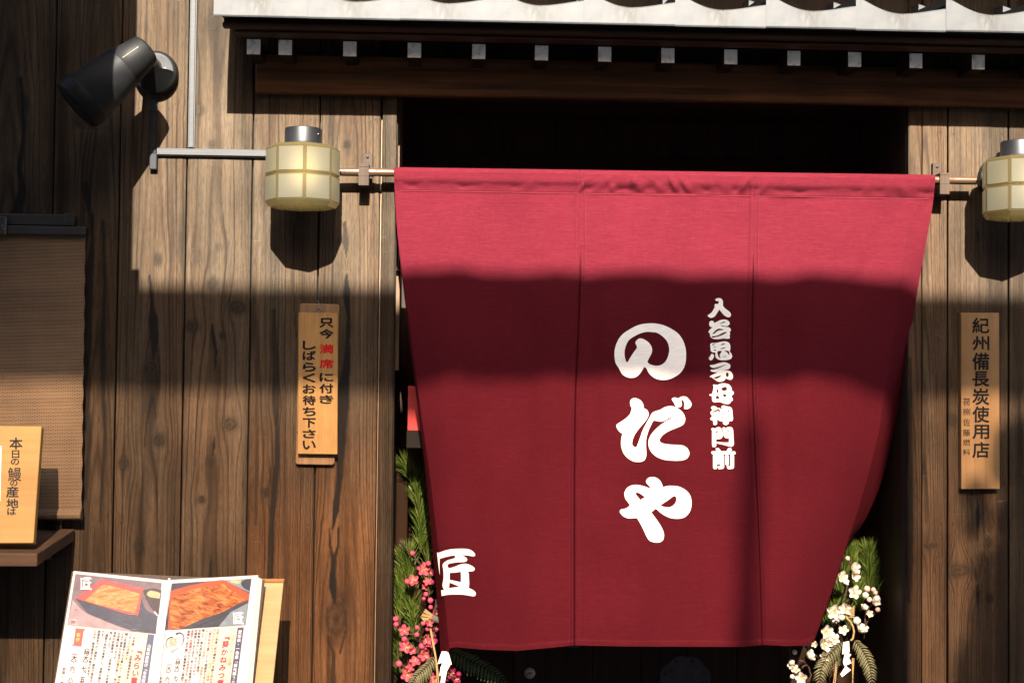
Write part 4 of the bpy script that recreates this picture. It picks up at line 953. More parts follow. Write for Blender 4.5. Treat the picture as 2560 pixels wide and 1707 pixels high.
# ------------------------------------------------------------------ wooden tablets
m_cedar = wood('pale_cedar', (.25, .146, .056), (.18, .100, .035), 'z', 260, .55, 1.2, bump=.15, big=9)
m_cedar2 = wood('grey_cedar', (.17, .100, .052), (.10, .060, .032), 'z', 200, .6, 1.2, bump=.15, big=7)
m_sumi = plain('black_lacquer_ink', (.0045, .0045, .005), .7, spec=.1, var=.1)
m_vermil = plain('red_ink', (.34, .006, .009), .8, spec=.05, var=.1)
def board(corners, d_back, d_front, mats, name, parent=None, bev=.0018, rnd=0.0):
    """plank whose front face has these four photo corners (TL, TR, BR, BL)"""
    fr = [W(x, y, d_front) for x, y in corners]; bk = [p+Vector((0, d_front-d_back, 0)) for p in fr]
    bm = bmesh.new(); v = [bm.verts.new(p) for p in fr+bk]
    for f in ((3, 2, 1, 0), (4, 5, 6, 7), (0, 1, 5, 4), (1, 2, 6, 5), (2, 3, 7, 6), (3, 0, 4, 7)): bm.faces.new([v[i] for i in f])
    bmesh.ops.recalc_face_normals(bm, faces=bm.faces[:])
    if rnd:
        es = [e for e in bm.edges if abs(e.verts[0].co.y-e.verts[1].co.y) > 1e-5]
        bmesh.ops.bevel(bm, geom=es, offset=rnd, segments=4, affect='EDGES', profile=.5)
    if bev: bmesh.ops.bevel(bm, geom=[e for e in bm.edges if e.calc_face_angle(0) > .5], offset=bev, segments=2, affect='EDGES', profile=.5)
    mb = MB(); mb.bm(bm); bm.free(); return mb.obj(name, mats, parent)
rear = board([(749.5, 758), (849, 760.5), (836, 1162), (738.5, 1160.5)], .004, .016, m_cedar2, 'wooden_tablet', None, .0025, .008)
tag(rear, 'weathered cedar tablet hanging behind the one with black and red writing', 'tablet')
rear2 = board([(746, 790), (752, 790), (747, 1080), (741.5, 1080)], .0165, .0215, m_cedar2, 'wooden_tablet', None, .001)
tag(rear2, 'cedar tablet whose left edge shows between the written tablet and the one behind', 'tablet')
fr_ = board([(746.6, 780.5), (845, 782.5), (843.4, 1135.5), (744.5, 1134)], .022, .034, m_cedar, 'wooden_tablet', None, .0015)
tag(fr_, 'cedar tablet with two columns of black writing, two characters of them red', 'tablet')
bpy.context.view_layer.update()
ft = lambda x, y: W(x, y, .0352)
mb = MB(); mr = MB()
for ch, a, b2 in (('只', 198, 278), ('今', 295, 376), ('に', 688, 760), ('付', 783, 863), ('き', 884, 956)): letter_rect(mb, ch, 816-16.5, 740+a/3.567, 816+16.5, 740+b2/3.567, ft, .034)
for ch, a, b2 in (('満', 430, 510), ('席', 562, 640)): letter_rect(mr, ch, 816-17, 740+a/3.567, 816+17, 740+b2/3.567, ft, .022)
for ch, a, b2 in (('し', 400, 475), ('ば', 490, 570), ('ら', 593, 670), ('く', 690, 768), ('お', 790, 866), ('待', 888, 970), ('ち', 990, 1066), ('下', 1090, 1170), ('さ', 1190, 1263), ('い', 1290, 1363)): letter_rect(mb, ch, 773-15.5, 740+a/3.567, 773+15.5, 740+b2/3.567, ft, .034)
face_front(mb).obj('writing', m_sumi, fr_); face_front(mr).obj('red_writing', m_vermil, fr_)
# eyelet
hk = MB(); c = W(796.5, 774, .026); hk.tube([c+Vector((math.cos(a)*.0065, 0, math.sin(a)*.0065)) for a in np.linspace(0, 2*math.pi, 25)], .0013, 8, cap=False)
e = W(795.5, 752, .006); hk.tube([c+Vector((0, 0, .0065)), c+Vector((0, .006, .016)), e+Vector((0, -.012, .0)), e+Vector((0, .006, 0))], .0012, 8)
tag(hk.obj('screw_hook', m_zinc), 'small wire screw hook and eye from which the written tablets hang', 'hook')

m_keya = wood('carved_board_wood', (.175, .105, .050), (.125, .072, .032), 'z', 150, .45, 1.2, bump=.12, big=5)
rt = board([(2402.5, 782), (2498, 782), (2500, 1222), (2403.5, 1222.5)], .002, .024, m_keya, 'wooden_tablet', None, .002)
tag(rt, 'carved brown board on the wall right of the doorway with dark characters', 'tablet')
ft2 = lambda x, y: W(x, y, .0250)
mb = MB()
for ch, a, b2 in (('紀', 85, 210), ('州', 240, 357), ('備', 382, 525), ('長', 540, 665), ('炭', 685, 822), ('使', 838, 972), ('用', 995, 1112), ('店', 1140, 1272)): letter_rect(mb, ch, 2452-20.5, 770+a/3.407, 2452+20.5, 770+b2/3.407, ft2, .020)
for ch, a, b2 in (('荷', 765, 830), ('捌', 855, 910), ('佐', 940, 1003), ('藤', 1033, 1090), ('燃', 1115, 1172), ('料', 1200, 1252)): letter_rect(mb, ch, 2416.5-9, 770+a/3.407, 2416.5+9, 770+b2/3.407, ft2, .0)
face_front(mb).obj('writing', m_sumi, rt)

# ------------------------------------------------------------------ reed blind on the left
m_reed, n, l, b = mnode('woven_reed'); setp(b, (.08, .05, .03), .7, 0, .2)
tc = n.new('ShaderNodeTexCoord').outputs['Object']; sx = n.new('ShaderNodeSeparateXYZ'); l.new(tc, sx.inputs[0])
zz = math_(n, l, 'MULTIPLY', sx.outputs[2], 1/.0041); fr1 = math_(n, l, 'FRACT', zz); row = math_(n, l, 'FLOOR', zz)
xx = math_(n, l, 'FRACT', math_(n, l, 'MULTIPLY_ADD', sx.outputs[0], 1/.0135, math_(n, l, 'MULTIPLY', math_(n, l, 'MODULO', row, 2.0), .5)))
rt_ = math_(n, l, 'SINE', math_(n, l, 'MULTIPLY', fr1, 3.1416)); tie = math_(n, l, 'SINE', math_(n, l, 'MULTIPLY', xx, 3.1416))
v = math_(n, l, 'MULTIPLY', math_(n, l, 'POWER', rt_, .9), math_(n, l, 'POWER', tie, .18))
bl = noise_(n, l, 12, tc, 4, .6, stretch=(.5, 1, 4)); bb = math_(n, l, 'MULTIPLY_ADD', bl, .7, .62)
cR = ramp_(n, l, v, [(.15, (.018, .0095, .0055)), (.55, (.098, .062, .034)), (.95, (.160, .106, .062))])
bb2 = ramp_(n, l, noise_(n, l, 2.2, tc, 4, .6, stretch=(1.5, 1, .6)), [(.3, .72), (.7, 1.2)])
l.new(mix_(n, l, 1.0, mix_(n, l, 1.0, cR, bb, 'MULTIPLY'), bb2, 'MULTIPLY'), b.inputs['Base Color']); bump_(n, l, b, v, .6, .002)
blind = thing('reed_blind', 'brown woven reed blind hanging from a black rail at the left edge', 'blind', W(100, 1300, .03))
V = []; xs = np.linspace(-520, 0, 8).tolist()+np.linspace(20, 213, 14).tolist(); ys = np.linspace(580, 1292, 60)
mb = MB()
for y in ys:
    for x in xs:
        xx_ = x - (10*(y-587)/713 if x > 150 else 0) + (1.2*math.sin(y*.11) if x > 205 else 0)
        V.append(W(xx_, y, .034+.002*math.sin(x*.01+y*.006)+(.0))+Vector((0, 0, 0)))
nx = len(xs); mb.add(V, [(i*nx+j, (i+1)*nx+j, (i+1)*nx+j+1, i*nx+j+1) for i in range(59) for j in range(nx-1)], 0, True)
o = len(mb.v); mb.add([p+Vector((0, .004, 0)) for p in V], [(i*nx+j, i*nx+j+1, (i+1)*nx+j+1, (i+1)*nx+j) for i in range(59) for j in range(nx-1)], 0, True)
mb.add([V[i*nx+nx-1] for i in range(60)]+[V[i*nx+nx-1]+Vector((0, .004, 0)) for i in range(60)], [(i, i+60, i+61, i+1) for i in range(59)])
mb.obj('reed_mat', m_reed, blind)
a, b2 = W(-520, 1287, .045), W(203, 1287, .045); zc = b2.z
mb = MB(); mb.tube([(a.x, -.040, zc), (b2.x, -.040, zc)], .0155, 18); mb.obj('bottom_roll', m_reed, blind)
m_rail = plain('black_rail', (.0085, .008, .008), .35, .1, spec=.5, var=.2)
mb = MB(); pbox(mb, -520, 561, 213.5, 583, .012, .052, 0, .0025); mb.obj('head_rail', m_rail, blind)
mb = MB(); pbox(mb, -520, 531, 185, 559.5, .002, .036, 0, .0025); ur = mb.obj('upper_rail', m_rail, blind)
mb = MB(); pbox(mb, 161, 532, 186, 558.5, .0365, .0385, 0, .001); mb.obj('end_cap', m_rail, ur)
mb = MB(); pbox(mb, -30, 540, 15, 588, .053, .064, 0, .004)
for y in (565, 572):
    c = W(6 if y == 565 else 10, y, .064); mb.lathe(c, (0, -1, 0), [(0, .003), (.002, .0025), (.003, 0)], 10, 1)
mb.obj('rail_bracket', [m_rail, m_zinc], blind)

# ------------------------------------------------------------------ shelf and the board on it
m_shelf = wood('shelf_wood', (.058, .036, .0225), (.030, .0185, .012), 'x', 110, .6, bump=.3)
m_shelf_y = wood('shelf_wood_rim', (.054, .034, .021), (.029, .018, .012), 'y', 110, .6, bump=.3)
shelf = thing('wall_shelf', 'brown wooden shelf jutting from the wall below the reed blind', 'shelf', W(100, 1340, .1))
DF = .36
cF_t, cF_b, cB_t = W(93, 1383, DF), W(93, 1416, DF), W(187, 1321, .01)
xR = (cF_t.x+cB_t.x)/2
def shelf_pt(t, z_off=0, x=None):            # t 0 at the front, 1 at the wall
    p = cF_t.lerp(cB_t, t); return Vector((x if x is not None else p.x, p.y, p.z+z_off))
th = cF_t.z-cF_b.z; xl = W(-560, 1400, DF).x
def slab(mb, x_of0, x_of1, t0, t1, z0, z1):
    V = []
    for zz_ in (z0, z1):
        for t in (t0, t1):
            for xo in (x_of0, x_of1):
                p = shelf_pt(t, zz_); V.append(Vector((p.x+xo if xo > -.5 else xl, p.y, p.z)))
    bm = bmesh.new(); v = [bm.verts.new(p) for p in V]
    for f in ((0, 2, 3, 1), (4, 5, 7, 6), (0, 1, 5, 4), (2, 6, 7, 3), (0, 4, 6, 2), (1, 3, 7, 5)): bm.faces.new([v[i] for i in f])
    bmesh.ops.recalc_face_normals(bm, faces=bm.faces[:]); bmesh.ops.bevel(bm, geom=bm.edges[:], offset=.003, segments=2, affect='EDGES', profile=.5)
    mb.bm(bm); bm.free()
mb = MB(); slab(mb, -9, 0, 0, .16, -th, 0); mb.obj('front_rail', m_shelf, shelf)
mb = MB(); slab(mb, -.050, 0, .163, 1, -th, -.0005); mb.obj('side_rail', m_shelf_y, shelf)
mb = MB(); slab(mb, -9, -.0515, .163, 1, -th+.002, -.004); mb.obj('shelf_panel', m_shelf, shelf)
mb = MB()
p = cB_t+Vector((-.045, 0, 0)); mb.box((p.x-.008, -.02, p.z-.001), (p.x+.008, .0, p.z+.03), 0, .001); mb.obj('bracket', m_rail, shelf); mb = MB(); mb.box((p.x-.03, -.06, p.z-th-.05), (p.x-.01, -.001, p.z-th+.001), 0, .002); mb.obj('bracket', m_rail, shelf)
m_hinoki = wood('pale_cypress', (.235, .143, .052), (.19, .110, .036), 'x', 60, .5, 1.0, bump=.08, big=3)
bd = lambda x, y: .228 + (.335-.228)*(y-1064)/(1357-1064)
mbd = MB()
fr = [W(x, y, bd(x, y)) for x, y in ((-240, 1063), (104, 1064.5), (83.5, 1357), (-275, 1358))]
nrm = (fr[1]-fr[0]).cross(fr[3]-fr[0]).normalized()
if nrm.y < 0: nrm = -nrm
bm = bmesh.new(); v = [bm.verts.new(p) for p in fr+[p+nrm*.026 for p in fr]]
for f in ((3, 2, 1, 0), (4, 5, 6, 7), (0, 1, 5, 4), (1, 2, 6, 5), (2, 3, 7, 6), (3, 0, 4, 7)): bm.faces.new([v[i] for i in f])
bmesh.ops.recalc_face_normals(bm, faces=bm.faces[:]); bmesh.ops.bevel(bm, geom=bm.edges[:], offset=.0025, segments=2, affect='EDGES', profile=.5)
mbd.bm(bm); bm.free(); sign = mbd.obj('wooden_sign', m_hinoki)
tag(sign, 'pale cypress sign board with brushed black characters leaning on the shelf', 'sign')
fs_ = lambda x, y: W(x, y, bd(x, y)+.0012)
m_sumi2 = plain('brush_ink', (.010, .0105, .014), .7, spec=.1, var=.3, vscale=80)
mb = MB()
for ch, x, y, w_, h in (('本', 40, 1108, 32, 29), ('日', 39, 1135, 18, 19), ('の', 37.5, 1154, 20, 16), ('鰻', 36.5, 1185, 33, 34), ('の', 34.5, 1207, 18, 15), ('産', 31, 1229, 30, 27), ('地', 31, 1257.5, 29, 22), ('は', 29, 1278, 21, 17)):
    letter_rect(mb, ch, x-w_/2, y-h/2, x+w_/2, y+h/2, fs_, .008 if ch == '鰻' else .024)
face_front(mb).obj('writing', m_sumi2, sign)
m_paper = plain('white_paper', (.42, .42, .43), .75, spec=.15, var=.02)
mb = MB(); mb.add([W(x, y, bd(x, y)+.002) for x, y in ((-190, 1112), (4, 1114), (1, 1252), (-198, 1252))], [(3, 2, 1, 0)]); face_front(mb).obj('paper_note', m_paper, sign)
# ------------------------------------------------------------------ open menu on its stand
m_page, n, l, b = mnode('laminated_page'); setp(b, (.30, .30, .31), .30, 0, .30)
m_film = plain('clear_film_edge', (.50, .53, .57), .2, spec=.5, var=.05)
m_cover = plain('brown_leatherette', (.030, .022, .018), .5, var=.3, vscale=120, bump=.3)
m_ply = wood('pale_plywood', (.27, .19, .105), (.23, .152, .078), 'x', 90, .6, .9, bump=.1, big=3)
m_ply_end = wood('plywood_edge', (.28, .15, .06), (.19, .09, .036), 'x', 150, .6)
SL_ = .19/268
dL = lambda x, y: .270 - .036*(x-184)/235 + SL_*(y-1427) - .010*math.sin(math.pi*min(1, max(0, (x-184)/235)))
dR = lambda x, y: .234 + .028*(x-425)/220 + SL_*(y-1427) - .006*math.sin(math.pi*min(1, max(0, (x-425)/220)))
menu = thing('menu_book', 'open laminated menu with photographs of grilled eel boxes, standing on the pale wooden stand', 'menu', W(420, 1760, .4))
def page(name, q, dfn, off, mat, nx=10, ny=8, thick=.0012):
    """q = TL, TR, BR, BL photo corners"""
    V = []
    for j in range(ny+1):
        for i in range(nx+1):
            u, v = i/nx, j/ny
            x = (q[0][0]*(1-u)+q[1][0]*u)*(1-v)+(q[3][0]*(1-u)+q[2][0]*u)*v; y = (q[0][1]*(1-u)+q[1][1]*u)*(1-v)+(q[3][1]*(1-u)+q[2][1]*u)*v
            V.append(W(x, y, dfn(x, y)+off))
    mb = MB(); m1 = nx+1
    mb.add(V, [(j*m1+i, (j+1)*m1+i, (j+1)*m1+i+1, j*m1+i+1) for j in range(ny) for i in range(nx)], 0, True)
    B = [p+Vector((0, thick, 0)) for p in V]
    mb.add(B, [(j*m1+i, j*m1+i+1, (j+1)*m1+i+1, (j+1)*m1+i) for j in range(ny) for i in range(nx)], 0, True)
    rim = [i for i in range(m1)]+[j*m1+nx for j in range(1, ny+1)]+[ny*m1+i for i in range(nx-1, -1, -1)]+[j*m1 for j in range(ny-1, 0, -1)]
    R = len(rim); mb.add([V[i] for i in rim]+[B[i] for i in rim], [(k, (k+1) % R, R+(k+1) % R, R+k) for k in range(R)])
    return mb.obj(name, mat, menu)
def ext(a, b2, y): t = (y-a[1])/(b2[1]-a[1]); return (a[0]+(b2[0]-a[0])*t, y)
YB = 1800
cover = page('cover', [(180, 1428), (662, 1449), (622, YB), (120, YB)], lambda x, y: min(dL(x, y), dL(419, y)) if x < 419 else dR(x, y), -.012, m_cover, 24, 8, .003)
for k, (xx_, dd) in enumerate(((655.5, -.0085), (652, -.006), (648.5, -.0035))):
    page('page', [(427, 1450), (xx_, 1447-2.2*k), (xx_-33, YB), (384, YB)], dR, dd, m_page, 10, 8, .0008)
pL = page('page', [(184, 1426.5), (419, 1450), (381, YB), (122, YB)], dL, .0, m_page)
pR = page('page', [(425.5, 1449), (645.5, 1437), (611, YB), (386, YB)], dR, .0, m_page)
mb = MB(); mb.tube([W(423, 1446, dR(425, 1449)-.002), W(385, YB, dR(425, YB)-.002)], .0035, 8); mb.obj('spine', m_film, menu)
# printed matter, layer on layer
PRN = {}
def ink(name, col, rough=.32):
    col = tuple(c*.52 for c in col)
    if name not in PRN:
        m, n, l, b = mnode('print_'+name); setp(b, col, rough, 0, .35)
        f = noise_(n, l, 40, detail=4); l.new(ramp_(n, l, f, [(.3, tuple(c*.8 for c in col)), (.7, tuple(min(1, c*1.15) for c in col))]), b.inputs['Base Color'])
        PRN[name] = m
    return PRN[name]
m_eel, n, l, b = mnode('print_grilled_eel'); setp(b, None, .32, 0, .35)
tc = n.new('ShaderNodeTexCoord').outputs['Object']
mp = n.new('ShaderNodeMapping'); mp.inputs['Rotation'].default_value = (0, math.radians(-22), 0); l.new(tc, mp.inputs[0])
s1 = noise_(n, l, 95, mp.outputs[0], 5, .65, .8, stretch=(.16, 1, 1.0)); s2 = noise_(n, l, 420, tc, 3)
ff = math_(n, l, 'MULTIPLY_ADD', s2, .25, math_(n, l, 'MULTIPLY', s1, .85))
l.new(ramp_(n, l, ff, [(.36, (.016, .0035, .001)), (.46, (.105, .020, .003)), (.56, (.20, .055, .008)), (.68, (.28, .125, .035))]), b.inputs['Base Color'])
m_eel2 = m_eel.copy(); m_eel2.name = 'print_grilled_eel_pale'
for nd in m_eel2.node_tree.nodes:
    if nd.type == 'VALTORGB':
        for e, c in zip(nd.color_ramp.elements, ((.13, .035, .012), (.22, .075, .022), (.27, .12, .042), (.31, .19, .09))): e.color = (*c, 1)
    if nd.type == 'MAPPING' and abs(nd.inputs['Rotation'].default_value[1]) > .01: nd.inputs['Rotation'].default_value = (0, math.radians(14), 0)
def poly(mb, pts, org, sc, dfn, off, mi=0, curve=True):
    lp = [[(org[0]+p[0]/sc, org[1]+p[1]/sc)+tuple(p[2:]) for p in parse(pts)]]
    vs, fs = fill_shape(lp, 4 if curve else 1, 30); mb.add([W(x, y, dfn(x, y)+off) for x, y in vs], fs, mi)
oL, sL = (140, 1420), 5.462
mats = [ink('purple_grey', (.17, .135, .165)), ink('pink_grey', (.36, .27, .30)), ink('slate', (.062, .070, .105)), ink('coral', (.56, .09, .09)), m_eel2, ink('dark_bowl', (.065, .055, .065)), ink('egg', (.55, .40, .24)), ink('pale_highlight', (.62, .58, .62)), ink('white', (.78, .78, .79))]
mb = MB(); e_ = .0004
poly(mb, "265,75c 1445,200c 1360,895c 155,770c", oL, sL, dL, .0005, 0, False)
poly(mb, "230,430c 400,600 700,720 1000,800 1010,860c 155,770c", oL, sL, dL, .0005+e_, 1)
poly(mb, "270,410c 430,610c 520,650 800,770 1050,850 1362,893c 1385,650c 1230,560 1170,420c", oL, sL, dL, .0005+2*e_, 2)
poly(mb, "1190,300c 1330,270 1440,300c 1400,640c 1300,540 1230,420", oL, sL, dL, .0005+3*e_, 5)
poly(mb, "1240,345 1290,305 1380,320 1425,340c 1415,410c 1330,400 1270,385", oL, sL, dL, .0005+4*e_, 6)
poly(mb, "265,408c 600,165 650,155 1160,262 1182,290 1125,620 1100,632c 985,628c", oL, sL, dL, .0005+4*e_, 3)
poly(mb, "395,440c 560,290 640,225c 800,250 1145,345c 1120,470 1080,610c 900,570 560,490", oL, sL, dL, .0005+5*e_, 4)
poly(mb, "1345,585 1365,600 1395,640c 1380,650c 1340,600", oL, sL, dL, .0005+5*e_, 7)
fL = lambda off: (lambda x, y: W(x, y, dL(x, y)+off))
fR = lambda off: (lambda x, y: W(x, y, dR(x, y)+off))
TAKUMI = ["140,230c 190,232 300,195 430,155 600,130 800,122 1000,133 1110,175 1180,235 1208,285 1190,328 1120,330 1000,312 830,297c 900,335 960,380 985,430 960,475 880,495 720,500 580,520 480,540 440,575 440,620 475,660 540,655 650,620 760,575 880,545 1000,555 1100,595 1180,650 1195,700 1160,745 1090,755 1005,760c 1030,830 1035,950 1040,1080 1035,1170 1015,1215c 1100,1250 1190,1310 1228,1380 1200,1440 1130,1450 1000,1425 850,1405 650,1402 450,1410 100,1440c 60,1390 70,1340c 85,800 60,330c 50,180 100,160", "380,355c 215,400c 212,800 220,1270c 340,1265c 300,1190 295,1100 320,980 325,840 315,700 295,610 310,540 400,465 520,420 650,385c 640,305c 520,325", "497,795c 640,790 795,770 808,800 812,920 805,1045 780,1050 640,1020 497,990c"]
def takumi(mb, x, y, s, fn, mi):
    lp = [[(x+p[0]/1300*s, y+p[1]/1300*s)+tuple(p[2:]) for p in parse(t)] for t in TAKUMI]
    vs, fs = fill_shape(lp, 3); mb.add([fn(a, c) for a, c in vs], fs, mi)
takumi(mb, 140+328/sL, 1420+105/sL, 31, fL(.0005+6*e_), 8)
face_front(mb).obj('eel_photograph', mats, pL)
axL, dnL = (1, .10), (-.165, 1); axR, dnR = (1, -.065), (-.135, 1)
def lcol(mb, text, x, y, size, step, off=0.0, mi=0, o=oL, sc=sL, dn=dnL, ax=axL, fn=None, wid=1.0):
    letter_col(mb, text, o[0]+x/sc, o[1]+y/sc, size/sc, step/sc, dn, ax, fn, off, mi, wid)
mats = [ink('text_black', (.035, .033, .042)), ink('text_red', (.55, .04, .05)), ink('banner_blue', (.085, .115, .20)), ink('white', (.78, .78, .79)), ink('label_coral', (.62, .12, .11)), ink('label_yellow', (.70, .52, .18)), ink('cream_panel', (.70, .59, .50)), ink('text_gold', (.50, .33, .12))]
mb = MB(); g = fL(.0012)
poly(mb, "1085,870c 1260,885c 1130,1568c 1100,1900c 760,1900c 830,1300c", oL, sL, dL, .0004, 6, False)
poly(mb, "1255,897c 1342,905c 1247,1600c 1150,2075c 1065,2075c", oL, sL, dL, .0008, 2, False)
lcol(mb, '山梨県産新仔「未来鰻」一匹', 1277, 1030, 50, 53, .02, 3, fn=g)
lcol(mb, '『みらい重', 1142, 1070, 98, 103, .035, 1, fn=g)
cols = [(1075, 890, '「未来鰻」は、全国鰻蓮焼商協会」の老'), (1020, 882, 'ブランドの活鰻です。'), (965, 878, '鰻に乳酸菌を入れる事により、鰻の動き'), (915, 873, 'になり通常分の吸収が進み易く、味の濃'), (862, 868, 'な活鰻が育つのです。'), (806, 863, '使用の乳酸菌は、「京都大学」の名誉教授'), (755, 858, '始しました。'), (700, 853, '「濃厚で肉的な食感」と、良質な脂の質感。'), (645, 848, 'です。'), (592, 843, '期間限定でのご提供で、国内で限定され'), (540, 838, 'にのみ、産地直送で供給されます。')]
for x, y, t in cols: lcol(mb, t, x, y, 39, 41.5, .012, 0, fn=g)
lcol(mb, '（特大）七、五〇〇', 437, 1040, 78, 72, .012, 0, fn=g); lcol(mb, '（大）六、八〇〇', 268, 1105, 80, 74, .012, 0, fn=g)
lcol(mb, '肝吸い・香の物付', 115, 1350, 46, 48, .01, 0, fn=g)
poly(mb, "270,815c 372,825 395,828c 400,838c 378,848c 345,1065c 240,1055 218,1050c 222,1040c 240,1030c", oL, sL, dL, .0008, 4, False)
lcol(mb, '新仔', 312, 880, 56, 62, .03, 5, fn=g)
face_front(mb).obj('printed_text', mats, pL)
# right-hand page
oR, sR = (390, 1420), 5.465
mats = [ink('slate_dark', (.045, .048, .065)), ink('orange_red', (.58, .075, .03)), m_eel, ink('blue_grey', (.20, .25, .30)), ink('dark_bowl', (.065, .055, .065)), ink('white', (.78, .78, .79)), ink('egg', (.55, .40, .24))]
mb = MB()
poly(mb, "215,205c 1305,140c 1225,775c 120,845c", oR, sR, dR, .0005, 0, False)
poly(mb, "1100,500c 1262,420c 1225,775c 850,800c", oR, sR, dR, .0005+e_, 3, False)
poly(mb, "1000,160c 1303,142c 1278,330c 1150,270 960,175", oR, sR, dR, .0005+e_, 3)
poly(mb, "1165,190 1220,150c 1303,143c 1282,310c 1190,260", oR, sR, dR, .0005+2*e_, 0)
poly(mb, "1010,170 1060,155 1120,165 1160,160 1140,205 1040,195", oR, sR, dR, .0005+2*e_, 6)
poly(mb, "165,835c 195,310c 480,230 860,162 930,165c 1275,345c 1265,425c 700,690 480,790 400,825c", oR, sR, dR, .0005+2*e_, 1)
poly(mb, "300,832c 400,790c 900,580 1265,425c 1262,470c 900,650 480,822c", oR, sR, dR, .0005+3*e_, 0)
poly(mb, "215,830c 190,600 220,390c 480,290 850,235 875,205 960,225 970,275 1080,310 1110,360 1190,380 1215,430c 900,600 640,690 380,805 320,830c", oR, sR, dR, .0005+4*e_, 2)
takumi(mb, 390+1045/sR, 1420+580/sR, 30, fR(.0005+5*e_), 5)
face_front(mb).obj('eel_photograph', mats, pR)
mats = [ink('text_black', (.035, .033, .042)), ink('text_red', (.55, .04, .05)), ink('banner_navy', (.075, .075, .15)), ink('white', (.78, .78, .79)), ink('text_gold', (.50, .33, .12)), ink('cream_panel', (.70, .59, .50))]
mb = MB(); g = fR(.0012)
K = dict(o=oR, sc=sR, dn=dnR, ax=axR, fn=g)
poly(mb, "770,830c 1110,805c 985,1740c 640,1760c", oR, sR, dR, .0004, 5, False)
poly(mb, "1115,808c 1200,803c 1090,1640c 1030,2075c 945,2075c", oR, sR, dR, .0008, 2, False)
lcol(mb, '愛知県・一色産「兼光鰻うなぎ」一匹', 1152, 840, 54, 57, .02, 3, **K)
lcol(mb, 'イソフラボン仕様', 1062, 885, 54, 56, .012, 4, **K)
lcol(mb, '『葵かねみつ重', 970, 880, 98, 106, .03, 1, **K)
cols = [(848, 822, '三河一色産「匠の鰻兼光」活鰻の中から', 0), (800, 826, '特化された次世代イソフラボン仕様鰻', 4), (748, 830, '「葵かねみつ重」', 1), (697, 833, 'ねっとりとした食感」と、脂質柔らかな質', 4), (648, 826, '増して、身も皮も柔らかで旨味、', 0), (600, 828, 'の新鮮な味わいは、大サイズ以上', 0), (550, 831, 'を確信しております。多くのお客様から絶大', 0), (500, 836, '全国でも厳選されたうなぎ店のみ、限定', 1), (450, 842, '自慢の「匠の鰻」の最高峰をご堪能下さい', 0)]
for x, y, t, mi in cols: lcol(mb, t, x, y, 40, 42, .014, mi, **K)
lcol(mb, 'として御提供させて頂いて', 748-.135*345, 830+345, 40, 42, .014, 0, **K)
lcol(mb, '（特大）七、五〇〇', 312, 1180, 72, 70, .012, 0, **K); lcol(mb, '（大）六、八〇〇', 188, 1260, 72, 70, .012, 0, **K); lcol(mb, '肝吸い', 72, 1480, 44, 46, .01, 0, **K)
lcol(mb, '葵', 240, 945, 130, 140, .0, 4, **K)
def stroke(mb, pts, ws, mi, off):
    P_ = [(oR[0]+x/sR, oR[1]+y/sR) for x, y in pts]; V = []
    for i, (x, y) in enumerate(P_):
        a = P_[max(0, i-1)]; c = P_[min(len(P_)-1, i+1)]; tx, ty = c[0]-a[0], c[1]-a[1]; q = math.hypot(tx, ty); w_ = ws[i]/sR/2
        for s in (-1, 1): V.append(W(x-ty/q*w_*s, y+tx/q*w_*s, dR(x, y)+off))
    mb.add(V, [(2*i, 2*i+1, 2*i+3, 2*i+2) for i in range(len(P_)-1)], mi)
stroke(mb, [(275, 905), (300, 885), (335, 880), (370, 905), (382, 950), (370, 1010), (340, 1055)], [38, 26, 18, 16, 15, 12, 5], 2, .0014)
stroke(mb, [(232, 945), (200, 940), (165, 960), (140, 1000), (135, 1045), (155, 1085)], [20, 18, 15, 13, 12, 8], 2, .0014)
stroke(mb, [(205, 1110), (225, 1150), (240, 1125), (300, 1085)], [7, 12, 9, 5], 2, .0014)
face_front(mb).obj('printed_text', mats, pR)
# stand
stand = thing('menu_stand', 'pale plywood stand behind the open menu, its right side showing', 'stand', W(600, 2000, .4)*1.0)
dS = lambda x, y: dR(425, y)-.030
mb = MB()
q = [W(330, 1452, dS(0, 1452)), W(709, 1452, dS(0, 1452)), W(667, 1850, dS(0, 1850)), W(288, 1850, dS(0, 1850))]
zt_ = q[1].z
for i in (0, 3): q[i].z = q[1 if i == 0 else 2].z
nr = (q[1]-q[0]).cross(q[3]-q[0]).normalized(); nr = nr if nr.y > 0 else -nr
bm = bmesh.new(); v = [bm.verts.new(p) for p in q+[p+nr*.012 for p in q]]
for f in ((3, 2, 1, 0), (4, 5, 6, 7), (0, 1, 5, 4), (1, 2, 6, 5), (2, 3, 7, 6), (3, 0, 4, 7)): bm.faces.new([v[i] for i in f])
bmesh.ops.recalc_face_normals(bm, faces=bm.faces[:]); bmesh.ops.bevel(bm, geom=bm.edges[:], offset=.001, affect='EDGES'); mb.bm(bm); bm.free(); mb.obj('back_board', m_ply, stand)
mb = MB(); mb.box((q[0].x, q[0].y-.006, zt_-.004), (q[1].x+.0015, q[0].y+.012, zt_+.0055), 0, .0015); mb.obj('top_lip', m_ply_end, stand)
mb = MB(); bz = q[3]
mb.box((q[3].x, bz.y-.07, bz.z-.02), (q[2].x, bz.y+.02, bz.z), 0, .002); mb.obj('ledge', m_ply, stand)
for x in (q[3].x+.03, q[2].x-.06):
    mb = MB(); mb.box((x, bz.y+.0, 0), (x+.03, bz.y+.03, bz.z-.021), 0, .002); mb.obj('leg', m_ply, stand)
    mb = MB(); mb.box((x, -.10, 0), (x+.03, -.07, bz.z+.05), 0, .002); mb.obj('leg', m_ply, stand)

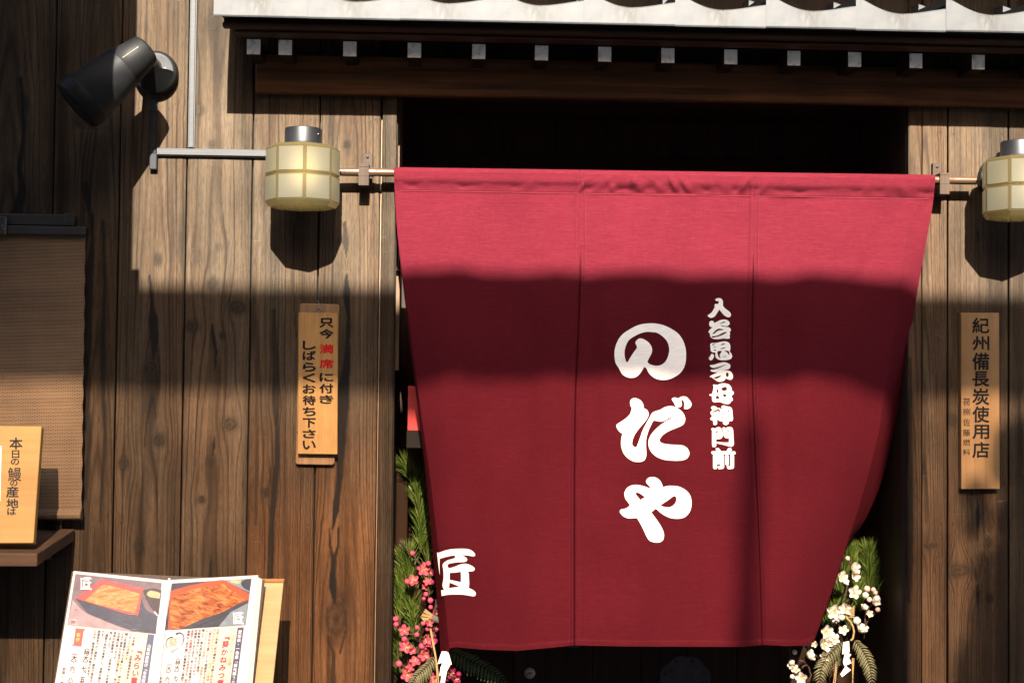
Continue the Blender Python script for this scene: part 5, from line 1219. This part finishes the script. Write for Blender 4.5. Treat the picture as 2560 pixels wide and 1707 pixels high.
# ------------------------------------------------------------------ red board glimpsed in the doorway
m_redb = plain('red_board', (.34, .035, .035), .6, var=.15, vscale=60)
rb = thing('red_board', 'narrow red board glimpsed in the doorway left of the red curtain', 'sign', W(1032, 1077, -.10))
mb = MB(); pbox(mb, 1019.5, 965, 1058, 1076, -.13, -.10, 0, .001); mb.obj('panel', m_redb, rb)
mb = MB(); pbox(mb, 1016, 1076.5, 1060, 1120, -.135, -.098, 0, .002); mb.obj('frame', m_black, rb)

# ------------------------------------------------------------------ new year decorations
rk = random.Random(11)
m_needle, n, l, b = mnode('pine_needle'); setp(b, (.040, .075, .012), .45, 0, .35)
oi = n.new('ShaderNodeAttribute'); oi.attribute_name = 'tint'
l.new(ramp_(n, l, oi.outputs['Fac'], [(0, (.016, .042, .006)), (.5, (.055, .105, .014)), (1, (.135, .175, .036))]), b.inputs['Base Color'])
m_twig = plain('brown_twig', (.040, .024, .018), .7, var=.4, vscale=120)
m_pink = None
def petal_mat(name, c_in, c_out, tr):
    m, n, l, b = mnode(name); setp(b, c_out, .6, 0, .2)
    a = n.new('ShaderNodeAttribute'); a.attribute_name = 'rim'
    l.new(ramp_(n, l, a.outputs['Fac'], [(0.0, c_in), (.45, tuple((p+q)/2 for p, q in zip(c_in, c_out))), (1.0, c_out)]), b.inputs['Base Color'])
    t = n.new('ShaderNodeBsdfTranslucent'); t.inputs[0].default_value = (*tr, 1)
    ms = n.new('ShaderNodeMixShader'); ms.inputs[0].default_value = .25; l.new(b.outputs[0], ms.inputs[1]); l.new(t.outputs[0], ms.inputs[2]); l.new(ms.outputs[0], n['Material Output'].inputs[0]); return m
m_pink = petal_mat('pink_petal', (.36, .030, .085), (.50, .098, .175), (.6, .12, .18))
m_mag = petal_mat('magenta_petal', (.22, .008, .06), (.28, .026, .11), (.4, .03, .10))
m_wht = petal_mat('white_petal', (.62, .58, .46), (.78, .77, .76), (.7, .68, .66))
m_blush = petal_mat('blush_petal', (.55, .28, .24), (.70, .60, .55), (.7, .5, .42))
m_stam = plain('stamen', (.50, .36, .16), .6, var=.1)
m_calyx = plain('calyx', (.10, .035, .028), .6, var=.2)
def blossom_mesh(petal, seed, cup):
    r = random.Random(seed); vs = []; fs = []; mi = []; rim = []
    for k in range(5):
        a0 = 2*math.pi*k/5 + r.uniform(-.12, .12); cup_ = cup*r.uniform(.8, 1.25); o = len(vs); NR, NA = 5, 7
        for i in range(NR+1):
            t = i/NR; wid = .70*math.sin(math.pi*min(1, (t*.74+.08)))**.6
            for j in range(NA+1):
                s = j/NA*2-1
                rad = t*(1-.24*s*s*t*t); ang = a0 + s*wid*(.95 if t > .01 else 0)
                ln = .98*rad
                z = cup_*t*t*.75 + .10*t*(s*s) - .10*cup_*math.sin(t*3.14) + r.uniform(-.012, .012) + .03*(k % 2)
                vs.append((math.cos(ang)*ln*(1-.22*cup_*t), math.sin(ang)*ln*(1-.22*cup_*t), z)); rim.append(t)
        for i in range(NR):
            for j in range(NA): fs.append((o+i*(NA+1)+j, o+(i+1)*(NA+1)+j, o+(i+1)*(NA+1)+j+1, o+i*(NA+1)+j+1)); mi.append(0)
    for k in range(16):
        a = r.uniform(0, 6.28); q = r.uniform(.2, .62); h = r.uniform(.35, .65); o = len(vs)
        d = Vector((math.cos(a), math.sin(a), 0)); s_ = Vector((-d.y, d.x, 0))*.018; tip = d*q+Vector((0, 0, h))
        vs += [tuple(d*.05-s_), tuple(d*.05+s_), tuple(tip+s_), tuple(tip-s_)]; rim += [0]*4; fs.append((o, o+1, o+2, o+3)); mi.append(1)
        o = len(vs); e = .05
        vs += [tuple(tip+Vector(v)*e) for v in ((1, 0, 0), (0, 1, 0), (-1, 0, 0), (0, -1, 0), (0, 0, 1), (0, 0, -1))]; rim += [0]*6
        for f in ((0, 1, 4), (1, 2, 4), (2, 3, 4), (3, 0, 4), (1, 0, 5), (2, 1, 5), (3, 2, 5), (0, 3, 5)): fs.append(tuple(o+i for i in f)); mi.append(1)
    o = len(vs); vs += [(math.cos(k*1.2566)*.3, math.sin(k*1.2566)*.3, -.10) for k in range(5)]+[(0, 0, -.3)]; rim += [0]*6
    for k in range(5): fs.append((o+k, o+5, o+(k+1) % 5)); mi.append(2)
    me = bpy.data.meshes.new('blossom'); me.from_pydata(vs, [], fs)
    for m in (petal, m_stam, m_calyx): me.materials.append(m)
    me.polygons.foreach_set('material_index', mi); me.polygons.foreach_set('use_smooth', [True]*len(fs))
    a = me.attributes.new('rim', 'FLOAT', 'POINT'); a.data.foreach_set('value', rim); me.update(); return me
def bud_mesh(petal, seed):
    bm = bmesh.new(); bmesh.ops.create_icosphere(bm, subdivisions=3, radius=1)
    r = random.Random(seed)
    for v in bm.verts:
        a = math.atan2(v.co.y, v.co.x); k = 1+.22*abs(math.sin(a*2.5+v.co.z*1.6))**.6
        v.co.x *= k*.82; v.co.y *= k*.82; v.co.z *= 1.0-.10*abs(math.sin(a*2.5))*(v.co.z > .2)
        v.co.z += .35
    me = bpy.data.meshes.new('bud'); bm.to_mesh(me); bm.free()
    for m in (petal, m_calyx): me.materials.append(m)
    rim = [min(1, max(0, v.co.z*.7)) for v in me.vertices]
    for p in me.polygons: p.material_index = 1 if p.center.z < -.25 else 0; p.use_smooth = True
    a = me.attributes.new('rim', 'FLOAT', 'POINT'); a.data.foreach_set('value', rim); return me
BM = {}
for nm, m in (('pink', m_pink), ('mag', m_mag), ('wht', m_wht)):
    BM[nm] = [blossom_mesh(m, 5+i, c) for i, c in enumerate((.35, .6, .9))]
for nm, m in (('pinkbud', m_pink), ('whtbud', m_wht), ('blushbud', m_blush), ('magbud', m_mag)): BM[nm] = [bud_mesh(m, 3)]
def put(kind, px, py, r_px, d, root, face=None):
    c = W(px, py, d); me = rk.choice(BM[kind])
    o = bpy.data.objects.new('bud' if kind.endswith('bud') else 'blossom', me); C.objects.link(o)
    nrm = Vector(face) if face else Vector((rk.uniform(-.6, .6), -1, rk.uniform(-.25, .7)))
    q = nrm.to_track_quat('Z', 'Y').to_matrix().to_4x4() @ Matrix.Rotation(rk.uniform(0, 6.28), 4, 'Z')
    s = r_px*.00178
    o.matrix_basis = Matrix.Translation(c) @ q @ Matrix.Scale(s, 4)
    par(o, root); return c
def pine(pts, d, ln, n_, spread, root, seed, jit=.012):
    """bough along photo points with needles swept towards its tip"""
    r = random.Random(seed); P_ = [W(x, y, d) for x, y in pts]
    mb = MB(); mb.tube(P_, [.0035]*(len(P_)-1)+[.002], 7, 1); nv = len(mb.v); tint = [0.3]*nv
    for i in range(int(n_*.72)):
        t = r.random()**.85*(len(P_)-1); k = min(int(t), len(P_)-2); p = P_[k].lerp(P_[k+1], t-k); ax = (P_[k+1]-P_[k]).normalized()
        e = Vector((r.gauss(0, 1), r.gauss(0, 1), r.gauss(0, 1))); e = (e-ax*e.dot(ax)).normalized()
        th = r.uniform(.15, spread); dr = (ax*math.cos(th)+e*math.sin(th)).normalized()
        L_ = ln*r.uniform(.7, 1.1); sd_ = dr.cross(Vector((r.gauss(0, 1), r.gauss(0, 1), r.gauss(0, 1)))).normalized()*.0011
        p = p+e*r.uniform(0, .004); mid = p+dr*L_*.55+Vector((0, 0, .004)); tip = p+dr*L_+Vector((0, 0, r.uniform(-.004, .004)))
        s3 = sd_.cross(dr).normalized()*.0011
        o = len(mb.v)
        mb.add([p-sd_, p+sd_, mid+sd_, mid-sd_, tip, p+s3*1.3, mid+s3*1.3], [(0, 1, 2, 3), (3, 2, 4), (1, 5, 6, 2), (2, 6, 4), (5, 0, 3, 6), (6, 3, 4)])
        tv = min(1, max(0, r.gauss(.5, .34))); tint += [tv*.8, tv*.8, tv, tv, min(1, tv+.2), tv*.8, tv]
    o = mb.obj('pine_bough', [m_needle, m_twig], root)
    a = o.data.attributes.new('tint', 'FLOAT', 'POINT'); a.data.foreach_set('value', tint); return o
def twigs(lines, d, root, name='plum_branch'):
    for ln in lines:
        mb = MB()
        P_ = [W(x, y, d+rk.uniform(-.006, .006)) for x, y in ln]
        Q = []
        for a, b2 in zip(P_, P_[1:]):
            for k in range(4): Q.append(a.lerp(b2, k/4)+Vector((rk.gauss(0, .0012), rk.gauss(0, .0012), rk.gauss(0, .0012))))
        Q.append(P_[-1]); mb.tube(Q, [.0042-.0024*i/len(Q) for i in range(len(Q))], 7)
        mb.obj(name, m_twig, root)
m_fern_d = plain('dark_fern', (.055, .115, .050), .4, spec=.5, var=.35, vscale=60)
m_fern_g = plain('sage_fern', (.120, .125, .068), .6, var=.25, vscale=80)
def fern(pts, d, wmax, npin, mat, root, droop=.4, d_end=None, curl=0.0, seed=1):
    r = random.Random(seed); P_ = [W(x, y, d+((d_end or d)-d)*i/(len(pts)-1)) for i, (x, y) in enumerate(pts)]
    def at(t):
        t *= len(P_)-1; k = min(int(t), len(P_)-2); return P_[k].lerp(P_[k+1], t-k), (P_[k+1]-P_[k]).normalized()
    mb = MB(); mb.tube(P_, [.0018]*len(P_), 6, 1)
    for i in range(npin):
        t = .03+.97*i/npin; p, ax = at(t); wl = wmax*(math.sin(math.pi*min(1, (t*.82+.18)))**.75)*r.uniform(.9, 1.08)
        sd0 = ax.cross(Vector((0, -1, 0))).normalized()
        for s in (-1, 1):
            dr = (sd0*s*.93+ax*.36).normalized(); wd = wl*.26*r.uniform(.8, 1.1); N = 7; V = []
            for k in range(N+1):
                u = k/N; c = p+dr*wl*u+Vector((0, (.30*wl*u*u if curl == 0 else -curl*wl*math.sin(u*3.0)), -droop*wl*u*u))
                h = wd*.5*(math.sin(math.pi*(u*.88+.1))**.6)*(1+.5*(k % 2)); V += [c-ax*h+Vector((0, h*.5, 0)), c+Vector((0, -h*.35, 0)), c+ax*h+Vector((0, h*.5, 0))]
            mb.add(V, [(3*k+a, 3*k+a+1, 3*k+a+4, 3*k+a+3) for k in range(N) for a in (0, 1)], 0, False)
    return mb.obj('fern_frond', [mat, m_twig], root)
m_straw = plain('rice_straw', (.30, .21, .10), .6, var=.25, vscale=150)
m_shide = plain('folded_paper', (.74, .73, .71), .7, var=.03)
m_tie = plain('grey_tie', (.075, .075, .06), .7, var=.2)

# left: pink
KL, oK = 4.16, (960, 1330)
def kl(x, y): return (oK[0]+x/KL, oK[1]+y/KL)
DL = -.215
kd = thing('new_year_decoration', 'pine and pink plum blossom arrangement at the left door post, half behind the curtain', 'decoration', W(1040, 1760, DL), 'new year pine arrangements flanking the doorway')
pine([(1052, 1380), (1050, 1320), (1046, 1260), (1036, 1205), (1014, 1165)], DL-.05, .070, 520, .75, kd, 1)
pine([(1075, 1500), (1070, 1420), (1066, 1340), (1062, 1260), (1050, 1190)], DL-.07, .070, 480, .7, kd, 2)
pine([(1030, 1560), (1025, 1500), (1022, 1440), (1020, 1395)], DL-.03, .078, 620, .75, kd, 3)
pine([(1000, 1560), (1002, 1510), (1004, 1460), (1006, 1410)], DL-.045, .070, 420, .6, kd, 4)
pine([(1045, 1640), (1035, 1570), (1032, 1530)], DL-.02, .055, 260, .8, kd, 5)
pine([(1000, 1690), (995, 1640), (1000, 1590)], DL-.05, .055, 260, .8, kd, 6)
twigs([[kl(165, 85), kl(240, 180), kl(330, 290), kl(420, 370), kl(450, 500), kl(430, 640), kl(490, 760)], [kl(130, 960), kl(200, 1040), kl(340, 1080), kl(400, 1200), kl(380, 1350), kl(420, 1560)], [kl(140, 1370), kl(230, 1390), kl(350, 1390)], [kl(230, 1475), kl(300, 1300), kl(350, 1200)], [kl(150, 1260), kl(140, 1330), kl(190, 1420)], [kl(540, 700), kl(530, 900), kl(520, 1150)], [kl(700, 1440), kl(640, 1560)]], DL+.012, kd)
for x, y, r_ in ((405, 385, 62), (300, 512, 60), (455, 515, 40), (435, 565, 38), (215, 1020, 52), (225, 1190, 66), (430, 1100, 58), (480, 1150, 46), (400, 1190, 42), (425, 1262, 66), (402, 1300, 46), (325, 1345, 52), (262, 1415, 52), (232, 1475, 62), (470, 945, 42), (290, 1240, 40), (510, 1560, 55), (500, 1490, 36)):
    put('pink', *kl(x, y), r_/KL*.92, DL+.03+rk.uniform(-.008, .008), kd)
for x, y, r_ in ((300, 222, 26), (465, 330, 26), (240, 510, 30), (432, 650, 25), (415, 690, 20), (490, 710, 30), (490, 782, 23), (130, 897, 31), (130, 960, 28), (345, 995, 24), (340, 1070, 26), (215, 1112, 30), (150, 1370, 34), (405, 950, 24), (392, 1190, 33), (455, 1010, 22), (215, 975, 20)):
    put('pinkbud', *kl(x, y), r_/KL*.78, DL+.03, kd, (rk.uniform(-.8, .5), -1, rk.uniform(-.2, .9)))
for x, y, r_ in ((490, 405, 40), (530, 840, 42), (555, 745, 40), (550, 1000, 42), (690, 1470, 62), (735, 1530, 55), (520, 1060, 34), (640, 1500, 45)):
    put('mag', *kl(x, y), r_/KL*.92, DL+.01, kd)
for x, y, r_ in ((527, 1135, 28), (775, 1470, 26), (495, 520, 26)): put('magbud', *kl(x, y), r_/KL*.8, DL+.01, kd)
fern([kl(690, 1230), kl(800, 1290), kl(930, 1350), kl(1060, 1420), kl(1180, 1490), kl(1290, 1570)], DL-.02, .036, 17, m_fern_d, kd, .35, seed=2)
fern([kl(520, 1290), kl(470, 1370), kl(400, 1440), kl(330, 1500), kl(290, 1580), kl(280, 1680)], DL+.045, .027, 17, m_fern_g, kd, .5, curl=.25, seed=3)
mb = MB()
c = W(*kl(530, 895), DL+.03)
for k in range(11):
    a = -.62+.085*k; tip = W(*kl(380+8*abs(k-6), 800+13*k), DL+.04+rk.uniform(-.004, .004)); mb.tube([tip, c+Vector((0, 0, (k-5)*-.0009))], [.0021, .0016], 6)
for s in (0, 1): mb.tube([W(*kl(480+6*s, 1000), DL+.045), W(*kl(500+8*s, 1120), DL+.05), W(*kl(535+6*s, 1300), DL+.055), W(*kl(552+12*s, 1480), DL+.055), W(*kl(540+30*s, 1640), DL+.055)], .0022, 6)
mb.obj('straw_bundle', m_straw, kd)
mb = MB(); mb.tube([W(*kl(495, 888), DL+.031), W(*kl(530, 900), DL+.032), W(*kl(575, 925), DL+.031)], [.009, .0115, .008], 14); mb.obj('straw_tie', m_tie, kd)
def ribbon(quads, mp_, d, root, mats):
    mb = MB()
    for i, q in enumerate(quads):
        P_ = [W(*mp_(x, y), d+.002*i+(.004 if j in (0, 1) else 0)) for j, (x, y) in enumerate(q)]
        mb.add(P_, [(0, 1, 2, 3)]); mb.add([p+Vector((0, .0006, 0)) for p in P_], [(3, 2, 1, 0)])
    return face_front(mb).obj('paper_streamer', mats, root)
ribbon([[(600, 1238), (665, 1238), (680, 1330), (555, 1370)], [(640, 1250), (668, 1240), (705, 1370), (585, 1420)], [(590, 1395), (690, 1375), (640, 1470), (575, 1490)], [(600, 1440), (655, 1440), (625, 1600), (585, 1600)]], kl, DL+.06, kd, m_shide)

# right: white
KR, oKR = 4.271, (1960, 1340)
def kr(x, y): return (oKR[0]+x/KR, oKR[1]+y/KR)
DRt = -.20
kw = thing('new_year_decoration', 'pine, sage fern and white plum blossom arrangement right of the red curtain', 'decoration', W(2110, 1760, DRt), 'new year pine arrangements flanking the doorway')
pine([kr(900, 660), kr(905, 540), kr(905, 400), kr(900, 270), kr(895, 200)], DRt-.04, .066, 640, .62, kw, 21)
pine([kr(760, 560), kr(745, 420), kr(735, 300), kr(725, 220)], DRt-.05, .062, 520, .62, kw, 22)
pine([kr(560, 900), kr(590, 700), kr(620, 500), kr(660, 330), kr(680, 200)], DRt-.05, .060, 620, .6, kw, 23)
pine([kr(430, 1080), kr(500, 900), kr(570, 760)], DRt-.04, .055, 360, .7, kw, 24)
pine([kr(820, 800), kr(800, 700), kr(790, 600)], DRt-.04, .060, 320, .6, kw, 25)
pine([kr(700, 1000), kr(680, 900), kr(690, 820)], DRt-.05, .050, 220, .7, kw, 26)
pine([kr(960, 720), kr(965, 560), kr(960, 400)], DRt-.05, .060, 300, .5, kw, 27)
twigs([[kr(685, 250), kr(725, 330), kr(690, 500), kr(640, 680), kr(610, 760)], [kr(735, 600), kr(700, 690), kr(660, 760)], [kr(960, 700), kr(880, 800), kr(860, 920), kr(850, 1090)], [kr(1000, 640), kr(930, 700)], [kr(1000, 800), kr(910, 870), kr(850, 1000)], [kr(60, 1170), kr(70, 1300), kr(50, 1400)], [kr(85, 1290), kr(200, 1335), kr(250, 1370), kr(290, 1480), kr(250, 1550)], [kr(230, 1170), kr(330, 1260), kr(430, 1330)], [kr(180, 1400), kr(250, 1370)], [kr(570, 880), kr(590, 960), kr(560, 1100)]], DRt+.012, kw)
for x, y, r_ in ((735, 345, 62), (745, 420, 54), (605, 432, 62), (645, 485, 40), (745, 590, 64), (525, 800, 70), (655, 768, 58), (690, 800, 48), (640, 1005, 46), (445, 1010, 66), (525, 1095, 60), (415, 1140, 80), (330, 1160, 36), (115, 1430, 48), (190, 1510, 60), (440, 1275, 46), (960, 705, 52), (905, 825, 38), (470, 1090, 60)):
    put('wht', *kr(x, y), r_/KR*.95, DRt+.03+rk.uniform(-.006, .010), kw)
for x, y, r_, f in ((820, 1010, 64, (.25, -.5, .8)), (255, 1280, 62, (.8, -.5, .5)), (850, 770, 40, (.3, -.6, .9)), (90, 1370, 44, (-.7, -.6, .2)), (545, 880, 40, (0, -.6, -.9))):
    put('wht', *kr(x, y), r_/KR*.95, DRt+.03, kw, f)
for x, y, r_ in ((870, 628, 29), (605, 865, 32), (775, 898, 36), (110, 1235, 23), (985, 670, 32), (85, 1350, 28), (90, 1500, 22)): put('whtbud', *kr(x, y), r_/KR*.85, DRt+.03, kw, (rk.uniform(-.6, .6), -1, rk.uniform(-.1, .9)))
for x, y, r_ in ((680, 235, 22), (885, 562, 29), (950, 573, 23), (970, 605, 23), (912, 675, 25), (1000, 785, 24)): put('blushbud', *kr(x, y), r_/KR*.85, DRt+.03, kw, (rk.uniform(-.6, .6), -1, rk.uniform(-.1, .9)))
fern([kr(620, 1130), kr(540, 1210), kr(450, 1300), kr(400, 1400), kr(380, 1520), kr(375, 1640)], DRt+.04, .028, 18, m_fern_g, kw, .35, curl=.25, seed=5)
fern([kr(560, 1120), kr(560, 1220), kr(540, 1320), kr(540, 1450)], DRt+.03, .024, 14, m_fern_g, kw, .35, curl=.2, seed=8)
fern([kr(750, 1110), kr(820, 1190), kr(880, 1290), kr(920, 1400), kr(935, 1510), kr(940, 1640)], DRt+.04, .027, 18, m_fern_g, kw, .35, curl=.25, seed=6)
mb = MB()
mb.tube([W(*kr(665, 870), DRt+.045), W(*kr(705, 905), DRt+.045), W(*kr(735, 960), DRt+.045), W(*kr(748, 1020), DRt+.045), W(*kr(735, 1090), DRt+.045), W(*kr(712, 1112), DRt+.045)], .0032, 9)
for k in range(7): mb.tube([W(*kr(655, 862-k*3), DRt+.04), W(*kr(752, 862-20*k), DRt+.045)], [.0013, .0021], 6)
for x0, x1 in ((730, 735), (745, 728), (570, 540), (560, 520)): mb.tube([W(*kr(x0, 1300), DRt+.03), W(*kr(x1, 1640), DRt+.03)], .0020, 6)
mb.obj('straw_bundle', m_straw, kw)
ribbon([[(632, 1130), (695, 1118), (700, 1235), (622, 1258)], [(655, 1232), (718, 1260), (700, 1290), (628, 1345)], [(628, 1340), (690, 1290), (722, 1350), (645, 1385)], [(660, 1380), (715, 1425), (620, 1500), (602, 1470)]], kr, DRt+.062, kw, m_shide)
